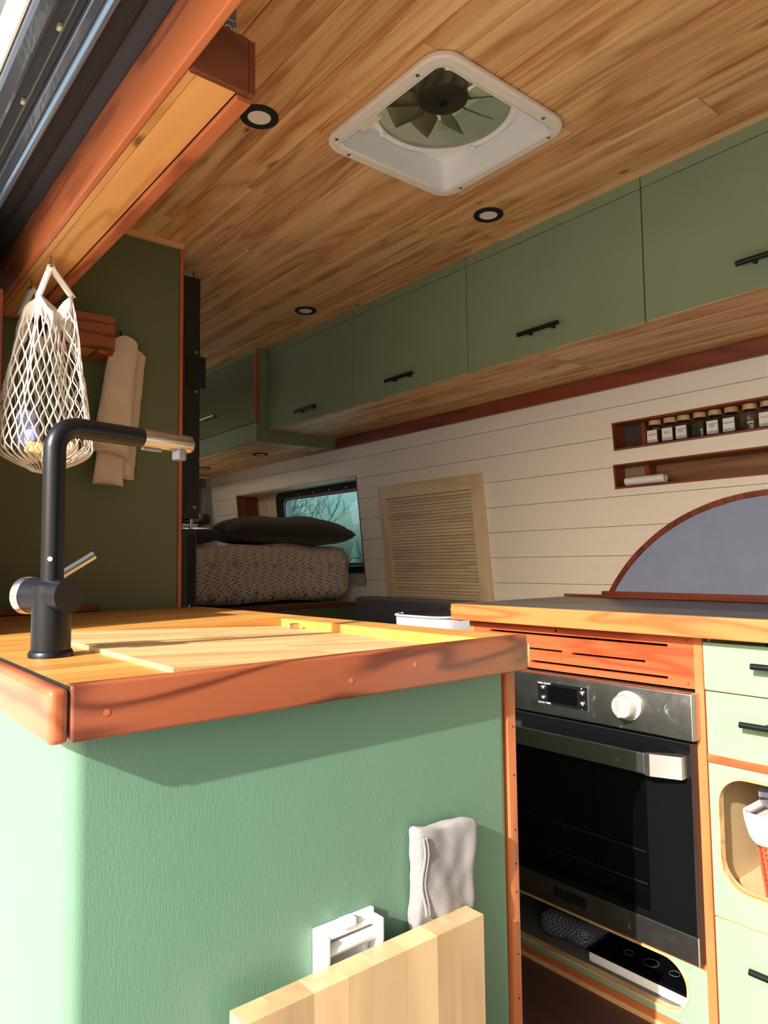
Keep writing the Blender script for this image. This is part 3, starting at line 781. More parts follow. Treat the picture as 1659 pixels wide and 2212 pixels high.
# ================================================================== bed end
t = thing('bed_platform', 'dark green bed platform with red edge trim', 'bed base', (1.2, 3.4, 0))
box('front_panel', green_p, t, .98, 2.115, 2.79, 2.808, 0, .842)
box('edge_trim', dred_x, t, .98, 2.113, 2.782, 2.808, .8425, .862, .001)
box('deck', interior_ply, t, .40, 2.112, 2.8085, 4.2, .8435, .862)
def dv(p):
    f = -p.y/.72
    bulge = .018*math.sin(p.x*9+1)*(1 if f > .5 else .3) + .010*noise.noise(p*5)
    return Vector((p.x, p.y-bulge*(1 if f > .3 else 0), p.z+.012*math.sin(p.x*5.0)*(1 if p.z > 0 else 0)+.008*noise.noise(p*4)))
m = MB().soft((1.402, 3.47, 1.003), (.682, .70, .124), .07, 34, .010, 7, 2.0, None, dv)
tag(m.build('duvet', duvet_m, None, True, uvfn=lambda c, f: (c.x, c.z+c.y*.9), angle=80), 'cream duvet with brown leafy vine print covering the bed', 'duvet')
def pillow(name, c, L, Wd, H, rz, mat, lab, cat='pillow', tilt=0.0):
    t = thing(name, lab, cat, (c[0], c[1], c[2]-H*.5))
    R_ = Matrix.Rotation(rz, 3, 'Z') @ Matrix.Rotation(tilt, 3, 'Y')
    m = MB()
    def fn(sgn):
        def g(u, v):
            a, b = 2*u-1, 2*v-1
            pr = max(0, (1-abs(a)**3.2)*(1-abs(b)**3.2))**.55
            cor = 1-.07*(abs(a)*abs(b))**2
            h = (sgn if sgn > 0 else -.72)*H*.5*pr*(1+.22*noise.noise(Vector((a*2.0, b*2.0, sgn*3))))
            return Vector(c)+R_ @ Vector((a*L/2*cor, b*Wd/2*cor, h))
        return g
    m.grid(fn(1), 34, 26); m.grid(fn(-1), 34, 26)
    bmesh.ops.remove_doubles(m.bm, verts=m.bm.verts, dist=.0008)
    m.build('cover', mat, t, True, angle=80)
    return t, R_, fn
t, R_, fnp = pillow('pillow', (1.80, 2.975, 1.190), .66, .46, .155, -.22, olive_f, 'big dark olive pillow with a stitched band on the bed', tilt=.03)
def onp(u, v): return fnp(1)(u, v)+Vector((0, 0, .002))
for dy in (.30, .33):
    MB().tube([onp(.03+.94*k/40, dy+.02*math.sin(k*.4)) for k in range(41)], .004, 6).build('stitched_band', plain('band_tan', srgb(120, 108, 88), .9, bmp=.8), t, True)
tag(MB().soft((1.235, 3.02, 1.176), (.205, .16, .032), .030, 8, .006, 8, 3).build('folded_blanket', brown_f, None, True, angle=80), 'dark brown folded blanket lower of the two by the fridge', 'blanket')
tag(MB().soft((1.22, 3.02, 1.246), (.185, .14, .030), .026, 8, .006, 8, 5).build('folded_blanket', brown_f, None, True, angle=80), 'dark brown folded blanket on top beside the fridge', 'blanket')
# curtain at the rear
m = MB(); m.grid(lambda u, v: (1.25+.78*u, 4.27+.022*math.sin(u*75)+.006*math.sin(u*190), RB-.004-.62*v), 160, 6)
cu_ = tag(m.build('curtain', curtain_f, None, True, angle=80), 'grey curtain hanging at the rear end of the white wall', 'curtain')
cu_.modifiers.new('solid', 'SOLIDIFY').thickness = .003

# ================================================================== window niche and window
nc = thing('window_niche', 'wood lined recess around the bed window', 'niche', (2.15, 3.3, WN[2]))
def liner(name, y0, y1, z0, z1, mat, d0=-.149, d1=-.0002): return MB().wbox(y0, y1, z0, z1, d0, d1).build(name, mat, nc)
liner('top_board', WN[0], WN[1], WN[3]-.008, WN[3], pale_y); liner('sill_board', WN[0], WN[1], WN[2], WN[2]+.010, pale_y)
liner('side_board', WN[1]-.010, WN[1], WN[2]+.0105, WN[3]-.0085, dred_z); liner('side_board', WN[0], WN[0]+.008, WN[2]+.0105, WN[3]-.0085, dred_z)
for r in split(WN[0]+.0085, WN[1]-.0105, WN[2]+.0105, WN[3]-.0085, [WIN]):
    MB().wbox(r[0], r[1], r[2], r[3], -.148, -.14).build('back_board', pale_z, nc)
wn = sroot('window_1', 'tinted camper window with black rubber frame above the bed', 'window', (2.25, 3.2, WIN[2]))
wf = lambda u, v, tt: (wx(v, tt), u, v)
cy_, cz_ = (WIN[0]+WIN[1])/2, (WIN[2]+WIN[3])/2; hy_, hz_ = (WIN[1]-WIN[0])/2, (WIN[3]-WIN[2])/2
o1 = round_rect(hy_+.055, hz_+.022, .05, 8, cy_, cz_); i1 = round_rect(hy_-.005, hz_-.012, .04, 8, cy_, cz_)
m = MB(); m.ring(o1, i1, wf, -.139, -.120); m.build('frame', black_rub, wn, True)
i2 = round_rect(hy_-.006, hz_-.013, .04, 8, cy_, cz_); i3 = round_rect(hy_-.016, hz_-.030, .035, 8, cy_, cz_)
m = MB(); m.ring(i2, i3, wf, -.142, -.128); m.build('inner_frame', plain('frame_grey', srgb(96, 100, 104), .4), wn, True)
m = MB(); m.bm.faces.new([m.bm.verts.new(wf(u, v, -.148)) for u, v in round_rect(hy_-.0165, hz_-.0305, .03, 6, cy_, cz_)]); m.build('pane', win_glass, wn)
for y in (2.95, 3.10, 3.25, 3.40): MB().wbox(y, y+.010, WIN[3]-.007, WIN[3]+.001, -.1199, -.118).build('rivet', screw_m, wn)

# bare trees and a conifer outside, seen through that window
def tree(base, h, seed, lab):
    rnd = random.Random(seed); m = MB()
    def br(p, d, L, r, lvl):
        pts = [p]; q = p.copy(); dd = d.copy(); n = 5
        for k in range(n):
            dd = (dd+Vector((rnd.uniform(-.22, .22), rnd.uniform(-.22, .22), rnd.uniform(-.08, .16)))).normalized()
            q = q+dd*(L/n); pts.append(q.copy())
        m.tube(pts, [max(.0035, r*(1-.55*k/n)) for k in range(n+1)], 5 if lvl < 2 else 3, caps=False)
        if lvl >= 4: return
        for k in range(3 if lvl == 0 else (5 if lvl < 3 else 4)):
            s = rnd.randint(1 if lvl else 2, n); ax = Vector((rnd.uniform(-1, 1), rnd.uniform(-1, 1), rnd.uniform(-.2, .8))).normalized()
            br(pts[s], (dd*.6+ax*.8).normalized(), L*rnd.uniform(.5, .75), r*.5*(1-.3*s/n), lvl+1)
    br(Vector(base), Vector((0, 0, 1)), h*.45, h*.012, 0)
    return tag(m.build('bare_tree', bark, None, True), lab, 'tree', 'bare trees outside the bed window')
def out(px, py, dist): d = ray(px, py); d.z = 0; d.normalize(); return CAM+d*dist
for (px, ds, h, sd_, lab) in ((600, 8.5, 4.3, 3, 'bare branching tree outside the bed window left of the frame edge'), (690, 14, 4.8, 5, 'bare branching tree in the middle of the bed window view'), (790, 8.5, 4.0, 9, 'bare spreading tree outside the bed window beside the conifer')):
    p = out(px, 1150, ds); tree((p.x, p.y, -.62), h, sd_, lab)
p = out(768, 1150, 24); t = thing('conifer', 'small dark conifer far outside the bed window', 'tree', (p.x, p.y, -.6))
for k in range(5): MB().lathe([(.55-.09*k, .32*k), (0, .32*k+.65)], (p.x, p.y, -.3+.06*k), 14).build('foliage_tier', conifer_m, t)
MB().cyl((p.x, p.y, -.6), (p.x, p.y, -.2), .08, 8).build('trunk', bark, t)

# ------------------------------------------------------------------ slatted hatch
t = thing('slatted_hatch', 'pale maple framed hatch with thin tambour slats on white wall', 'hatch', (2.08, 2.2, .87))
y0, y1, z0, z1 = 1.900, 2.530, .86, 1.392
for nm, r in (('stile', (y0, y0+.056, z0, z1)), ('stile', (y1-.048, y1, z0, z1))): MB().wbox(*r, .0005, .020).build(nm, pale_z, t)
MB().wbox(y0+.0565, y1-.0485, z1-.058, z1, .0005, .0195).build('top_rail', pale_y, t)
n = 34; zz0, zz1 = .872, z1-.060; pitch = (zz1-zz0)/n
for k in range(n):
    z = zz0+pitch*k
    MB().wbox(y0+.057, y1-.049, z+.0016, z+pitch, .0005, .0080+.001*(k % 2)).build('slat', pale_y, t)
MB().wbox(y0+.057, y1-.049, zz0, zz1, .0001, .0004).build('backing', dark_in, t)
MB().wbox(y0+.03, y1-.055, .862, .8705, .0005, .03).build('sill', dred_y, t)

# ------------------------------------------------------------------ spice shelves
def niche(name, S, lab, top_w):
    t = thing(name, lab, 'shelf', (2.08, (S[0]+S[1])/2, S[2]), 'recessed spice shelves')
    y0, y1, z0, z1 = S
    MB().wbox(y0, y1, z0, z0+.006, -.095, .004).build('bottom_board', dred_y, t)
    MB().wbox(y0, y1, z1-.005, z1, -.095, .003).build('top_board', dred_y, t)
    MB().wbox(y1-.006, y1, z0+.0062, z1-.0052, -.095, .003).build('end_board', dred_z, t)
    MB().wbox(y0, y1-.0062, z0+.0062, z1-.0052, -.095, -.090).build('back_board', wood('walnut_back', srgb(160, 112, 76), srgb(112, 72, 48), 'Y', .5, ring=3), t)
    MB().wbox(1.228, 1.243, z0+.0062, z1-.0052, -.0895, -.045).build('divider', dred_z, t)
    return t
n1 = niche('spice_shelf', S1, 'upper dark red recessed shelf holding the spice jars', 0)
n2 = niche('spice_shelf', S2, 'lower dark red recessed shelf holding the rolled paper', 0)
MB().wbox(1.2445, 1.311, S1[2]+.007, S1[3]-.006, -.060, -.055).build('mesh_panel', mesh_m, n1)
MB().wbox(1.2445, 1.320, S2[2]+.007, S2[3]-.006, -.060, -.055).build('inner_panel', plain('kraft', srgb(140, 116, 84), .7), n2)
ja = [(1.186, 'ALLSPICE'), (1.136, 'BASIL'), (1.091, 'CARAWAY\nSEED'), (1.041, None), (.995, 'CELERY\nSEED'), (.947, 'CINNAMON'), (.895, None), (.846, 'CLOVE')]
spice_cols = [srgb(70, 44, 30), srgb(60, 66, 40), srgb(84, 62, 44), srgb(58, 52, 46), srgb(90, 76, 52), srgb(86, 50, 34), None, srgb(60, 36, 30)]
zb = S1[2]+.0064; XJ = wx(1.45, -.030); hw = .0205
for i, (yj, tx) in enumerate(ja):
    lab = 'square glass spice jar labelled %s in the upper shelf' % tx.replace('\n', ' ').lower() if tx else ('clear spice jar between caraway and celery seed, label turned away' if i == 3 else 'clear empty looking spice jar beside the cinnamon jar')
    t = thing('spice_jar', lab, 'jar', (XJ, yj, zb), 'spice jars in the upper wall shelf')
    m = MB(); sec = lambda s, z: [(XJ+u, yj+v, z) for u, v in round_rect(hw*s, hw*s, hw*s*.35, 4)]
    rings = []
    for s, dz in ((.92, 0), (1, .003), (1, .046), (.8, .054), (.72, .056), (.72, .060)):
        rings.append([m.bm.verts.new(q) for q in sec(s, zb+dz)])
    for A, B in zip(rings, rings[1:]):
        for j in range(len(A)): m.bm.faces.new((A[j], A[(j+1) % len(A)], B[(j+1) % len(A)], B[j]))
    m.bm.faces.new(rings[0][::-1]); m.build('glass', jar_glass, t, True)
    MB().lathe([(0, .0605), (.0185, .0605), (.019, .062), (.019, .0745), (.018, .0758), (0, .0758)], (XJ, yj, zb), 28).build('lid', wood('bamboo_lid', srgb(214, 178, 128), srgb(176, 134, 84), 'Z', .5, ring=2), t, True)
    MB().lathe([(0, .058), (.0165, .058), (.0165, .0603), (0, .0603)], (XJ, yj, zb), 20).build('seal', black_rub, t, True)
    if spice_cols[i]: MB().box(XJ-hw*.86, XJ+hw*.86, yj-hw*.86, yj+hw*.86, zb+.003, zb+.044, .004).build('spice', plain('spice_%d' % i, spice_cols[i], .9, noise_amt=.4, nscale=300), t)
    if tx:
        lb = box('label', label_m, t, XJ-hw-.0006, XJ-hw-.0001, yj-.0165, yj+.0165, zb+.004, zb+.043)
        box('label_band', label_b, lb, XJ-hw-.0008, XJ-hw-.00065, yj-.0165, yj+.0165, zb+.004, zb+.0125)
        text('lettering', tx, .0072, print_m, lb, (XJ-hw-.0010, yj, zb+.029), (0, -1, 0), (0, 0, 1), .0001)
        text('small_print', '----\n------', .004, print_m, lb, (XJ-hw-.0010, yj, zb+.0145), (0, -1, 0), (0, 0, 1), .0001)
# rolled paper
t = thing('rolled_paper', 'rolled white printed paper lying in the lower shelf', 'paper', (wx(1.3, -.03), 1.25, S2[2]+.0064))
pr_ = wx(1.3, -.028); zc_ = S2[2]+.0064+.0165
m = MB()
def roll(u, v):
    a = u*2*PI*1.6+.4; r = .0155-.0045*u; return (pr_+r*math.cos(a), 1.168+.135*v-.004*u, zc_+r*math.sin(a)*.98)
m.grid(roll, 48, 4); rp = m.build('sheet', label_m, t, True, angle=80)
for k in range(9):
    y = 1.297-.010*k*(1.25 if k > 4 else 1); a0 = PI*.62
    MB().tube([(pr_+.0158*math.cos(a), y, zc_+.0158*math.sin(a)) for a in [a0+.12*j for j in range(5 + k % 3)]], .0009, 4).build('print_line', plain('print_grey', srgb(120, 120, 124), .7), rp)

# ------------------------------------------------------------------ arched splashback
AY, AZ, AR = .83, .575, .664
ZT0 = .946
ha = math.acos((ZT0-AZ)/AR)
t = thing('arched_splashback', 'blue grey plastered arch splashback, sky tint in its colour, edged with small wood blocks', 'splashback', (2.1, AY, .926))
poly = [(AY+(AR-.016)*math.sin(a), AZ+(AR-.016)*math.cos(a)) for a in [ha*.985*(1-2*k/60) for k in range(61)]]
m = MB(); m.prism(poly, lambda u, v, tt: (wx(v, tt), u, v), .0005, .006); m.build('plaster_panel', sky_plaster, t)
nb = 46
for k in range(nb):
    a0 = ha-2*ha*k/nb-.0008; a1 = ha-2*ha*(k+1)/nb+.0008
    w_ = .0155+random.uniform(-.001, .001)
    q = [(AY+rr_*math.sin(a), AZ+rr_*math.cos(a)) for rr_, a in ((AR-w_, a0), (AR, a0), (AR, a1), (AR-w_, a1))]
    MB().prism(q, lambda u, v, tt: (wx(v, tt), u, v), .0005, .011+random.uniform(-.001, .001)).build('edge_block', (dred_y, dred_z)[k % 2], t)
box('base_strip', dred_y, t, 2.086, wx(.935, .0003), .20, 1.40, .9265, .9455, .001)
struct(MB().box(2.072, 2.0855, .05, 1.542, .9262, .934, .001).build('trim_5', dred_y), 'low dark red strip along the back of the black worktop', 'trim')

# ================================================================== kitchen run on the driver side
ct = thing('worktop', 'black laminate worktop with honey wood front edge', 'worktop', (1.8, .8, .885))
box('top', black_top, ct, 1.5275, 2.112, .10, 1.519, .888, .9255)
box('front_edge', edge_y, ct, 1.507, 1.527, .10, 1.528, .8795, .9258, .003)
box('end_edge', edge_y, ct, 1.5275, 2.112, 1.5195, 1.528, .884, .9258, .002)
XF = 1.545
yz = lambda X: (lambda u, v, tt: (X+tt, u, v))
oc = thing('oven_cabinet', 'green and red oven housing with slotted vent panel', 'cabinet', (1.8, 1.1, 0))
slots = [(.868, 1.409, .850, .8565), (1.160, 1.405, .811, .8165), (.925, 1.130, .809, .8145), (.870, 1.262, .777, .7835)]
vp = MB()
for r in split(.807, 1.468, .7625, .8765, slots): vp.box(XF, XF+.016, r[0], r[1], r[2], r[3])
vp.build('vent_panel', redp_y, oc)
MB().cyl((XF-.0004, 1.178, .866), (XF+.004, 1.178, .866), .0042, 12).build('knot', dark_in, oc)
for y, z in ((.822, .868), (.822, .772), (.83, .795)): MB().cyl((XF-.0006, y, z), (XF+.004, y, z), .0026, 10).build('wood_plug', dred_y, oc)
box('stile', edge_y, oc, XF-.001, XF+.017, 1.4685, 1.487, 0, .8785)
box('stile', red_z, oc, XF-.001, XF+.017, .787, .8065, 0, .8785)
box('inner_stile', red_z, oc, XF+.001, XF+.017, 1.335, 1.468, .18, .762)
box('side_panel', green_c, oc, XF+.018, 2.10, 1.470, 1.487, 0, .878)
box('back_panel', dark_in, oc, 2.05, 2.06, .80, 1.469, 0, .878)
box('rail', red_y, oc, XF, XF+.016, .807, 1.468, .1665, .1795)
rr_ = round_rect(.27, .062, .06, 10, 1.118, .104); ro_ = rect_loop(rr_, .807, 1.468, .030, .166)
m = MB(); m.ring(ro_, rr_, yz(XF), 0, .016); lp = m.build('slot_panel', green_l, oc)
rr2 = round_rect(.2695, .0615, .0595, 10, 1.118, .104); rr3 = round_rect(.264, .056, .054, 10, 1.118, .104)
m = MB(); m.ring(rr2, rr3, yz(XF), -.0008, .018); m.build('slot_edge', ply, lp, True)
box('bottom_rail', red_y, oc, XF, XF+.016, .807, 1.468, .012, .0295)
box('kick_strip', cedar, oc, XF-.004, XF+.012, .807, 1.468, 0, .0115)
box('shelf_board', plain('slot_shelf_grey', srgb(112, 106, 98), .6), oc, XF+.018, 2.045, .810, 1.467, .040, .046)
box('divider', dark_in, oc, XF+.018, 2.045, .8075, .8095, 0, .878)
# oven
ov = thing('oven', 'built in stainless oven with black glass door', 'oven', (1.8, 1.06, .182))
OY0, OY1 = .804, 1.330
box('housing', dark_in, ov, XF+.001, 2.0, OY0+.006, OY1-.006, .1815, .756)
MB().box(1.512, XF+.0005, OY0-.006, OY1, .6545, .757, .004, 3).build('control_panel', steel, ov, True)
dp = box('display', plain('display_black', srgb(20, 21, 23), .22), ov, 1.5098, 1.5119, 1.064, 1.215, .681, .737, .0005)
box('display_rim', steel_h, ov, 1.5108, 1.5119, 1.062, 1.217, .679, .739)
box('screen', plain('screen_black', srgb(6, 7, 9), .08), dp, 1.5093, 1.5097, 1.093, 1.182, .688, .730)
for y, z in ((1.198, .722), (1.198, .696), (1.079, .722), (1.079, .696)):
    MB().lathe([(.0075, 0), (.0075, .004), (.005, .0062), (0, .0068)], (1.5097, y, z), 18, (-1, 0, 0)).build('button', chrome, dp, True)
text('lettering', 'TIMER ON/OFF', .0062, print_w, dp, (1.5094, 1.193, .7335), (0, -1, 0), (0, 0, 1), .0001)
text('lettering', 'CLOCK TIMER', .0062, print_w, dp, (1.5094, 1.193, .6845), (0, -1, 0), (0, 0, 1), .0001)
text('lettering', '+', .010, print_w, dp, (1.5094, 1.079, .7335), (0, -1, 0), (0, 0, 1), .0001)
text('lettering', '-', .010, print_w, dp, (1.5094, 1.079, .6845), (0, -1, 0), (0, 0, 1), .0001)
kn = MB().lathe([(.034, 0), (.034, .003), (.031, .005), (.0275, .006), (.0265, .028), (.024, .031), (0, .0315)], (1.5115, .953, .711), 40, (-1, 0, 0)).build('knob', plain('silver_knob', srgb(214, 212, 208), .28, .6), ov, True)
box('knob_grip', plain('silver_knob', srgb(214, 212, 208), .28, .6), kn, 1.471, 1.4798, .9475, .9585, .6885, .7335, .002)
dm = MB().box(1.518, XF, OY0+.002, OY1, .184, .648, .003, 2).build('door', plain('door_edge_black', srgb(20, 20, 22), .5), ov)
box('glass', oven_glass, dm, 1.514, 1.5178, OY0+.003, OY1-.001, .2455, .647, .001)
box('window', plain('window_black', srgb(4, 5, 5), .06), dm, 1.5132, 1.5139, .915, OY1-.03, .262, .575)
MB().box(1.512, 1.5178, OY0+.001, OY1-.001, .186, .2450, .0015).build('lower_trim', steel, dm)
bd = box('badge', plain('badge_black', srgb(16, 16, 16), .4), dm, 1.5108, 1.5119, 1.083, 1.181, .208, .2305)
text('lettering', 'FURRION', .0205, plain('badge_letter', srgb(120, 114, 104), .3, 1.0), bd, (1.5106, 1.132, .2192), (0, -1, 0), (0, 0, 1), .0003, xs=.98)
for z in (.32, .39):
    for k in range(1): MB().cyl((1.5128, .92, z), (1.5128, OY1-.04, z), .0012, 6).build('rack_line', plain('rack_grey', srgb(70, 66, 58), .4, .8), dm)
hd = MB().box(1.4645, 1.472, .889, OY1-.03, .578, .622, .0012).build('handle', steel_h, ov)
MB().prism([(1.4645, .8885), (1.4645, .876), (1.489, .815), (1.5138, .815), (1.5138, .838), (1.4725, .8885)], lambda u, v, tt: (u, v, tt), .576, .624).build('handle_bracket', steel_h, hd)
MB().prism([(1.4725, OY1-.031), (1.5138, OY1-.055), (1.5138, OY1-.03), (1.4725, OY1-.005), (1.4645, OY1-.008), (1.4645, OY1-.0295), (1.472, OY1-.0295)], lambda u, v, tt: (u, v, tt), .576, .624).build('handle_bracket', steel_h, hd)

# things in the slot under the oven
t = thing('induction_hob', 'portable induction hob lying in the slot under the oven', 'hob', (1.72, .98, .0465))
MB().box(1.575, 1.86, .83, 1.13, .047, .0715, .006, 3).build('body', white_pl2, t, True)
gl = box('glass_top', plain('hob_glass', srgb(10, 11, 13), .12), t, 1.573, 1.862, .828, 1.132, .072, .080, .002)
for cxh, cyh, rh in ((1.63, .99, .018), (1.63, 1.05, .012), (1.63, .93, .012)):
    MB().tube([(cxh+rh*math.cos(2*PI*k/24), cyh+rh*math.sin(2*PI*k/24), .0803) for k in range(24)], .0006, 4, True).build('marking', plain('print_mid', srgb(90, 92, 96), .5), gl)
def gingham():
    m, nt, b = newmat('gingham_cloth'); v, r, tc = coords(nt, (1, 1, 1), 0)
    ck = N(nt, 'ShaderNodeTexChecker'); ck.inputs['Scale'].default_value = 190; nt.links.new(v, ck.inputs['Vector'])
    ck.inputs['Color1'].default_value = srgb(34, 36, 50); ck.inputs['Color2'].default_value = srgb(120, 120, 130)
    nt.links.new(ck.outputs[0], b.inputs['Base Color']); b.inputs['Roughness'].default_value = .9; return m
tag(MB().soft((1.66, 1.22, .083), (.075, .080, .030), .028, 8, .012, 16, 4).build('gingham_cloth', gingham(), None, True, angle=80), 'dark gingham cloth crumpled in the slot under the oven', 'cloth')

# drawers
du = thing('drawer_unit', 'sage drawer unit beside the oven, coloured in its sunlit tone', 'cabinet', (1.8, .45, 0))
DY0, DY1 = .13, .786
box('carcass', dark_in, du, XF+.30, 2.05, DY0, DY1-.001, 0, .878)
box('side_panel', interior_ply, du, XF+.018, XF+.299, DY1-.008, DY1-.001, 0, .878)
d1 = box('drawer', green_l, du, XF-.002, XF+.016, DY0, DY1-.001, .7665, .868, .0012)
d2 = box('drawer', green_l, du, XF-.002, XF+.016, DY0, DY1-.003, .6295, .7625, .0012)
for d_, z0 in ((d1, .7652), (d2, .6283)): box('ply_edge', ply, d_, XF-.001, XF+.015, DY0, DY1-.004, z0, z0+.0012)
box('rail', red_y, du, XF, XF+.016, DY0, DY1-.001, .6115, .6275)
cu0, cu1, cv0, cv1 = .30, .768, .352, .592
rr_ = round_rect((cu1-cu0)/2, (cv1-cv0)/2, .062, 10, (cu0+cu1)/2, (cv0+cv1)/2); ro_ = rect_loop(rr_, DY0, DY1-.003, .293, .6105)
m = MB(); m.ring(ro_, rr_, yz(XF), -.002, .016); cp = m.build('cubby_panel', green_l, du)
sh = lambda d: round_rect((cu1-cu0)/2-d, (cv1-cv0)/2-d, .062-d, 10, (cu0+cu1)/2, (cv0+cv1)/2)
m = MB(); m.ring(sh(.0004), sh(.0045), yz(XF), -.003, .018); m.build('cubby_edge', ply, cp, True)
box('cubby_floor', interior_ply, du, XF+.018, XF+.299, DY0, DY1-.0085, .330, .340)
box('cubby_back', interior_ply, du, XF+.292, XF+.299, DY0, DY1-.0085, .3405, .61)
d3 = box('lower_door', green_l, du, XF-.002, XF+.016, DY0, DY1-.003, .045, .2885, .0012)
box('ply_edge', ply, d3, XF-.001, XF+.015, DY0, DY1-.004, .2886, .2905)
box('kick_board', red_y, du, XF, XF+.016, DY0, DY1-.001, 0, .043)
bar_handle(d1, (1.516, .672, .829), (1.516, .46, .829), (.026, 0, 0))
bar_handle(d2, (1.516, .700, .708), (1.516, .48, .708), (.026, 0, 0))
bar_handle(d3, (1.516, .703, .219), (1.516, .48, .219), (.026, 0, 0))
# basket in the cubby
bxc, byc = 1.675, .592
t = thing('wicker_basket', 'red wicker basket standing in the drawer unit cubby', 'basket', (bxc, byc, .3405))
def loop(hx, hy, z, r=.03, n=5): return [(bxc+u, byc+v, z) for u, v in round_rect(hx, hy, r, n)]
for k in range(13):
    z = .3445+.0105*k; s = k/12*.012
    MB().tube(loop(.086+s, .108+s, z), .0042, 6, True).build('weave', wicker, t, True)
for k in range(34):
    a = k/34; L0 = loop(.0885, .1105, .341); L1 = loop(.1010, .1230, .476); i = int(a*len(L0))
    MB().tube([L0[i], L1[i]], .0030, 5).build('stake', wicker, t)
m = MB(); m.grid(lambda u, v: [(lambda L, i: (bxc+(L[i][0]-bxc)*(1+.10*math.sin(v*PI)), byc+(L[i][1]-byc)*(1+.08*math.sin(v*PI)), .455+.065*math.sin(v*PI*.75)+.006*noise.noise(Vector((u*20, v*4, 0)))))(loop(.108, .130, 0), int(u*23.99) % 24)][0], 24, 7, True)
lc = tag(m.build('basket_liner', white_f, None, True, angle=80), 'white cotton cloth folded over the wicker basket rim', 'cloth')
lc.modifiers.new('solid', 'SOLIDIFY').thickness = .006
t = thing('zip_pouch', 'slate grey nylon pouch lying on the wicker basket', 'pouch', (1.675, .575, .50))
MB().soft((1.675, .600, .548), (.080, .110, .028), .024, 8, .010, 14, 6).build('body', bag_f, t, True, angle=60)
MB().tube([(1.592, .70-.010*k, .545+.002*math.sin(k)) for k in range(20)], .0022, 6).build('zip', black_rub, t, True)
# ------------------------------------------------------------------ bench and laundry bin
t = thing('bench_cushion', 'dark grey upholstered bench backrest under the slatted hatch', 'bench', (2.02, 2.1, .3))
MB().box(1.975, 2.085, 1.57, 2.625, .455, .896, .02, 3).build('backrest', sofa_f, t, True)
MB().box(1.52, 1.974, 1.86, 2.60, .455, .55, .025, 3).build('seat', sofa_f, t, True)
box('base', green_p, t, 1.50, 2.08, 1.56, 2.62, 0, .4545)
t = thing('laundry_bin', 'lilac grey canvas bin with black liner behind the counter end', 'bin', (1.69, 1.71, 0))
def binloop(h, z): return [(1.680+u, 1.700+v, z) for u, v in round_rect(.165*h, .125*h, .06, 6)]
m = MB(); V = m.grid(lambda u, v: binloop(.94+.06*v, .46+.42*v)[int(u*27.99) % 28], 28, 5, True); m.bm.faces.new(V[0][::-1])
bb = m.build('canvas_body', bin_f, t, True, angle=60); bb.modifiers.new('solid', 'SOLIDIFY').thickness = .004
MB().tube(binloop(1.005, .879), .004, 6, True).build('rim', bin_f, t, True)
m = MB(); m.grid(lambda u, v: (lambda q: (1.68+(q[0]-1.68)*(.97-.25*v), 1.70+(q[1]-1.70)*(.97-.25*v), .875+.012*math.sin(u*30)-.10*v))(binloop(1, 0)[int(u*27.99) % 28]), 28, 4, True)
ln = m.build('liner', plain('black_bin_liner', srgb(14, 14, 16), .3), t, True); ln.modifiers.new('solid', 'SOLIDIFY').thickness = .002

# ================================================================== sink counter (peninsula) at the sliding door
sc = thing('sink_cabinet', 'sage green sink cabinet with wood corner stile at the sliding door', 'cabinet', (.6, 1.4, 0))
PY = .82
bm_ = round_rect(.352, .3225, .02, 6, .586, PY+.3225)
m = MB(); m.prism(bm_, lambda u, v, tt: (u, v, tt), 0, .8675); m.build('body', green_c, sc, True, angle=30)
box('rear_body', green_c, sc, .28, .938, 1.466, 2.03, 0, .8675)
box('corner_stile', red_z, sc, .9385, .959, PY, PY+.03, 0, .8675, .002)
for z in (.77, .69, .60, .545, .50, .45, .40, .33): MB().cyl((.951, PY-.0006, z), (.951, PY+.003, z), .0016, 8).build('nail_hole', dark_in, sc)
sk = thing('sink_counter', 'butcher block sink counter with red stained edge boards', 'worktop', (.58, 1.4, .868))
TOPZ = .925
def staves(parent, x0, x1, y0, y1, z0, z1, w, mat, name='stave', cutsx=0):
    n = max(1, round((y1-y0)/w)); st = (y1-y0)/n
    for k in range(n):
        xs_ = [x0]+sorted(random.uniform(x0+.1, x1-.1) for _ in range(cutsx if x1-x0 > .4 else 0))+[x1]
        for a, b in zip(xs_, xs_[1:]): box(name, mat, parent, a, b, y0+st*k, y0+st*(k+1), z0, z1)
CXa, CXb, CYb = .345, .865, 1.43
staves(sk, .2255, CXa-.002, .8065, CYb, .885, TOPZ, .045, block_d)
staves(sk, .2755, .945, CYb+.002, 2.012, .885, TOPZ, .047, block_d, 'stave', 2)
for y0, y1 in ((.8065, 1.1), (1.1, CYb)): box('stave', block_d, sk, CXb+.002, .945, y0, y1, .868, TOPZ)
box('substrate', interior_ply, sk, .24, .93, .83, 2.02, .869, .8845)
MB().box(.2255, .9525, .785, .806, .868, .927, .004, 3).build('front_board', red_x, sk, True)
MB().box(.2045, .2243, .785, 1.468, .868, .9245, .007, 3).build('side_board', red_y, sk, True)
box('seam', black_rub, sk, .2244, .2253, .79, 1.468, .88, .9255)
box('end_cap', cedar, sk, .953, .9605, .786, .806, .873, .912, .002)
for x, z in ((.262, .895), (.585, .892), (.70, .902)): MB().cyl((x, .7845, z), (x, .788, z), .0035, 12).build('wood_plug', red_z, sk)
t = thing('sink_cover', 'pale butcher block cover board lying over the sink', 'cover', (.6, 1.12, .90))
TILT = -.045
def cov(p): return Vector((p[0], p[1], p[2]-.045*(p[0]-CXa)))
n = 13; st = (CYb-.004-.8075)/n
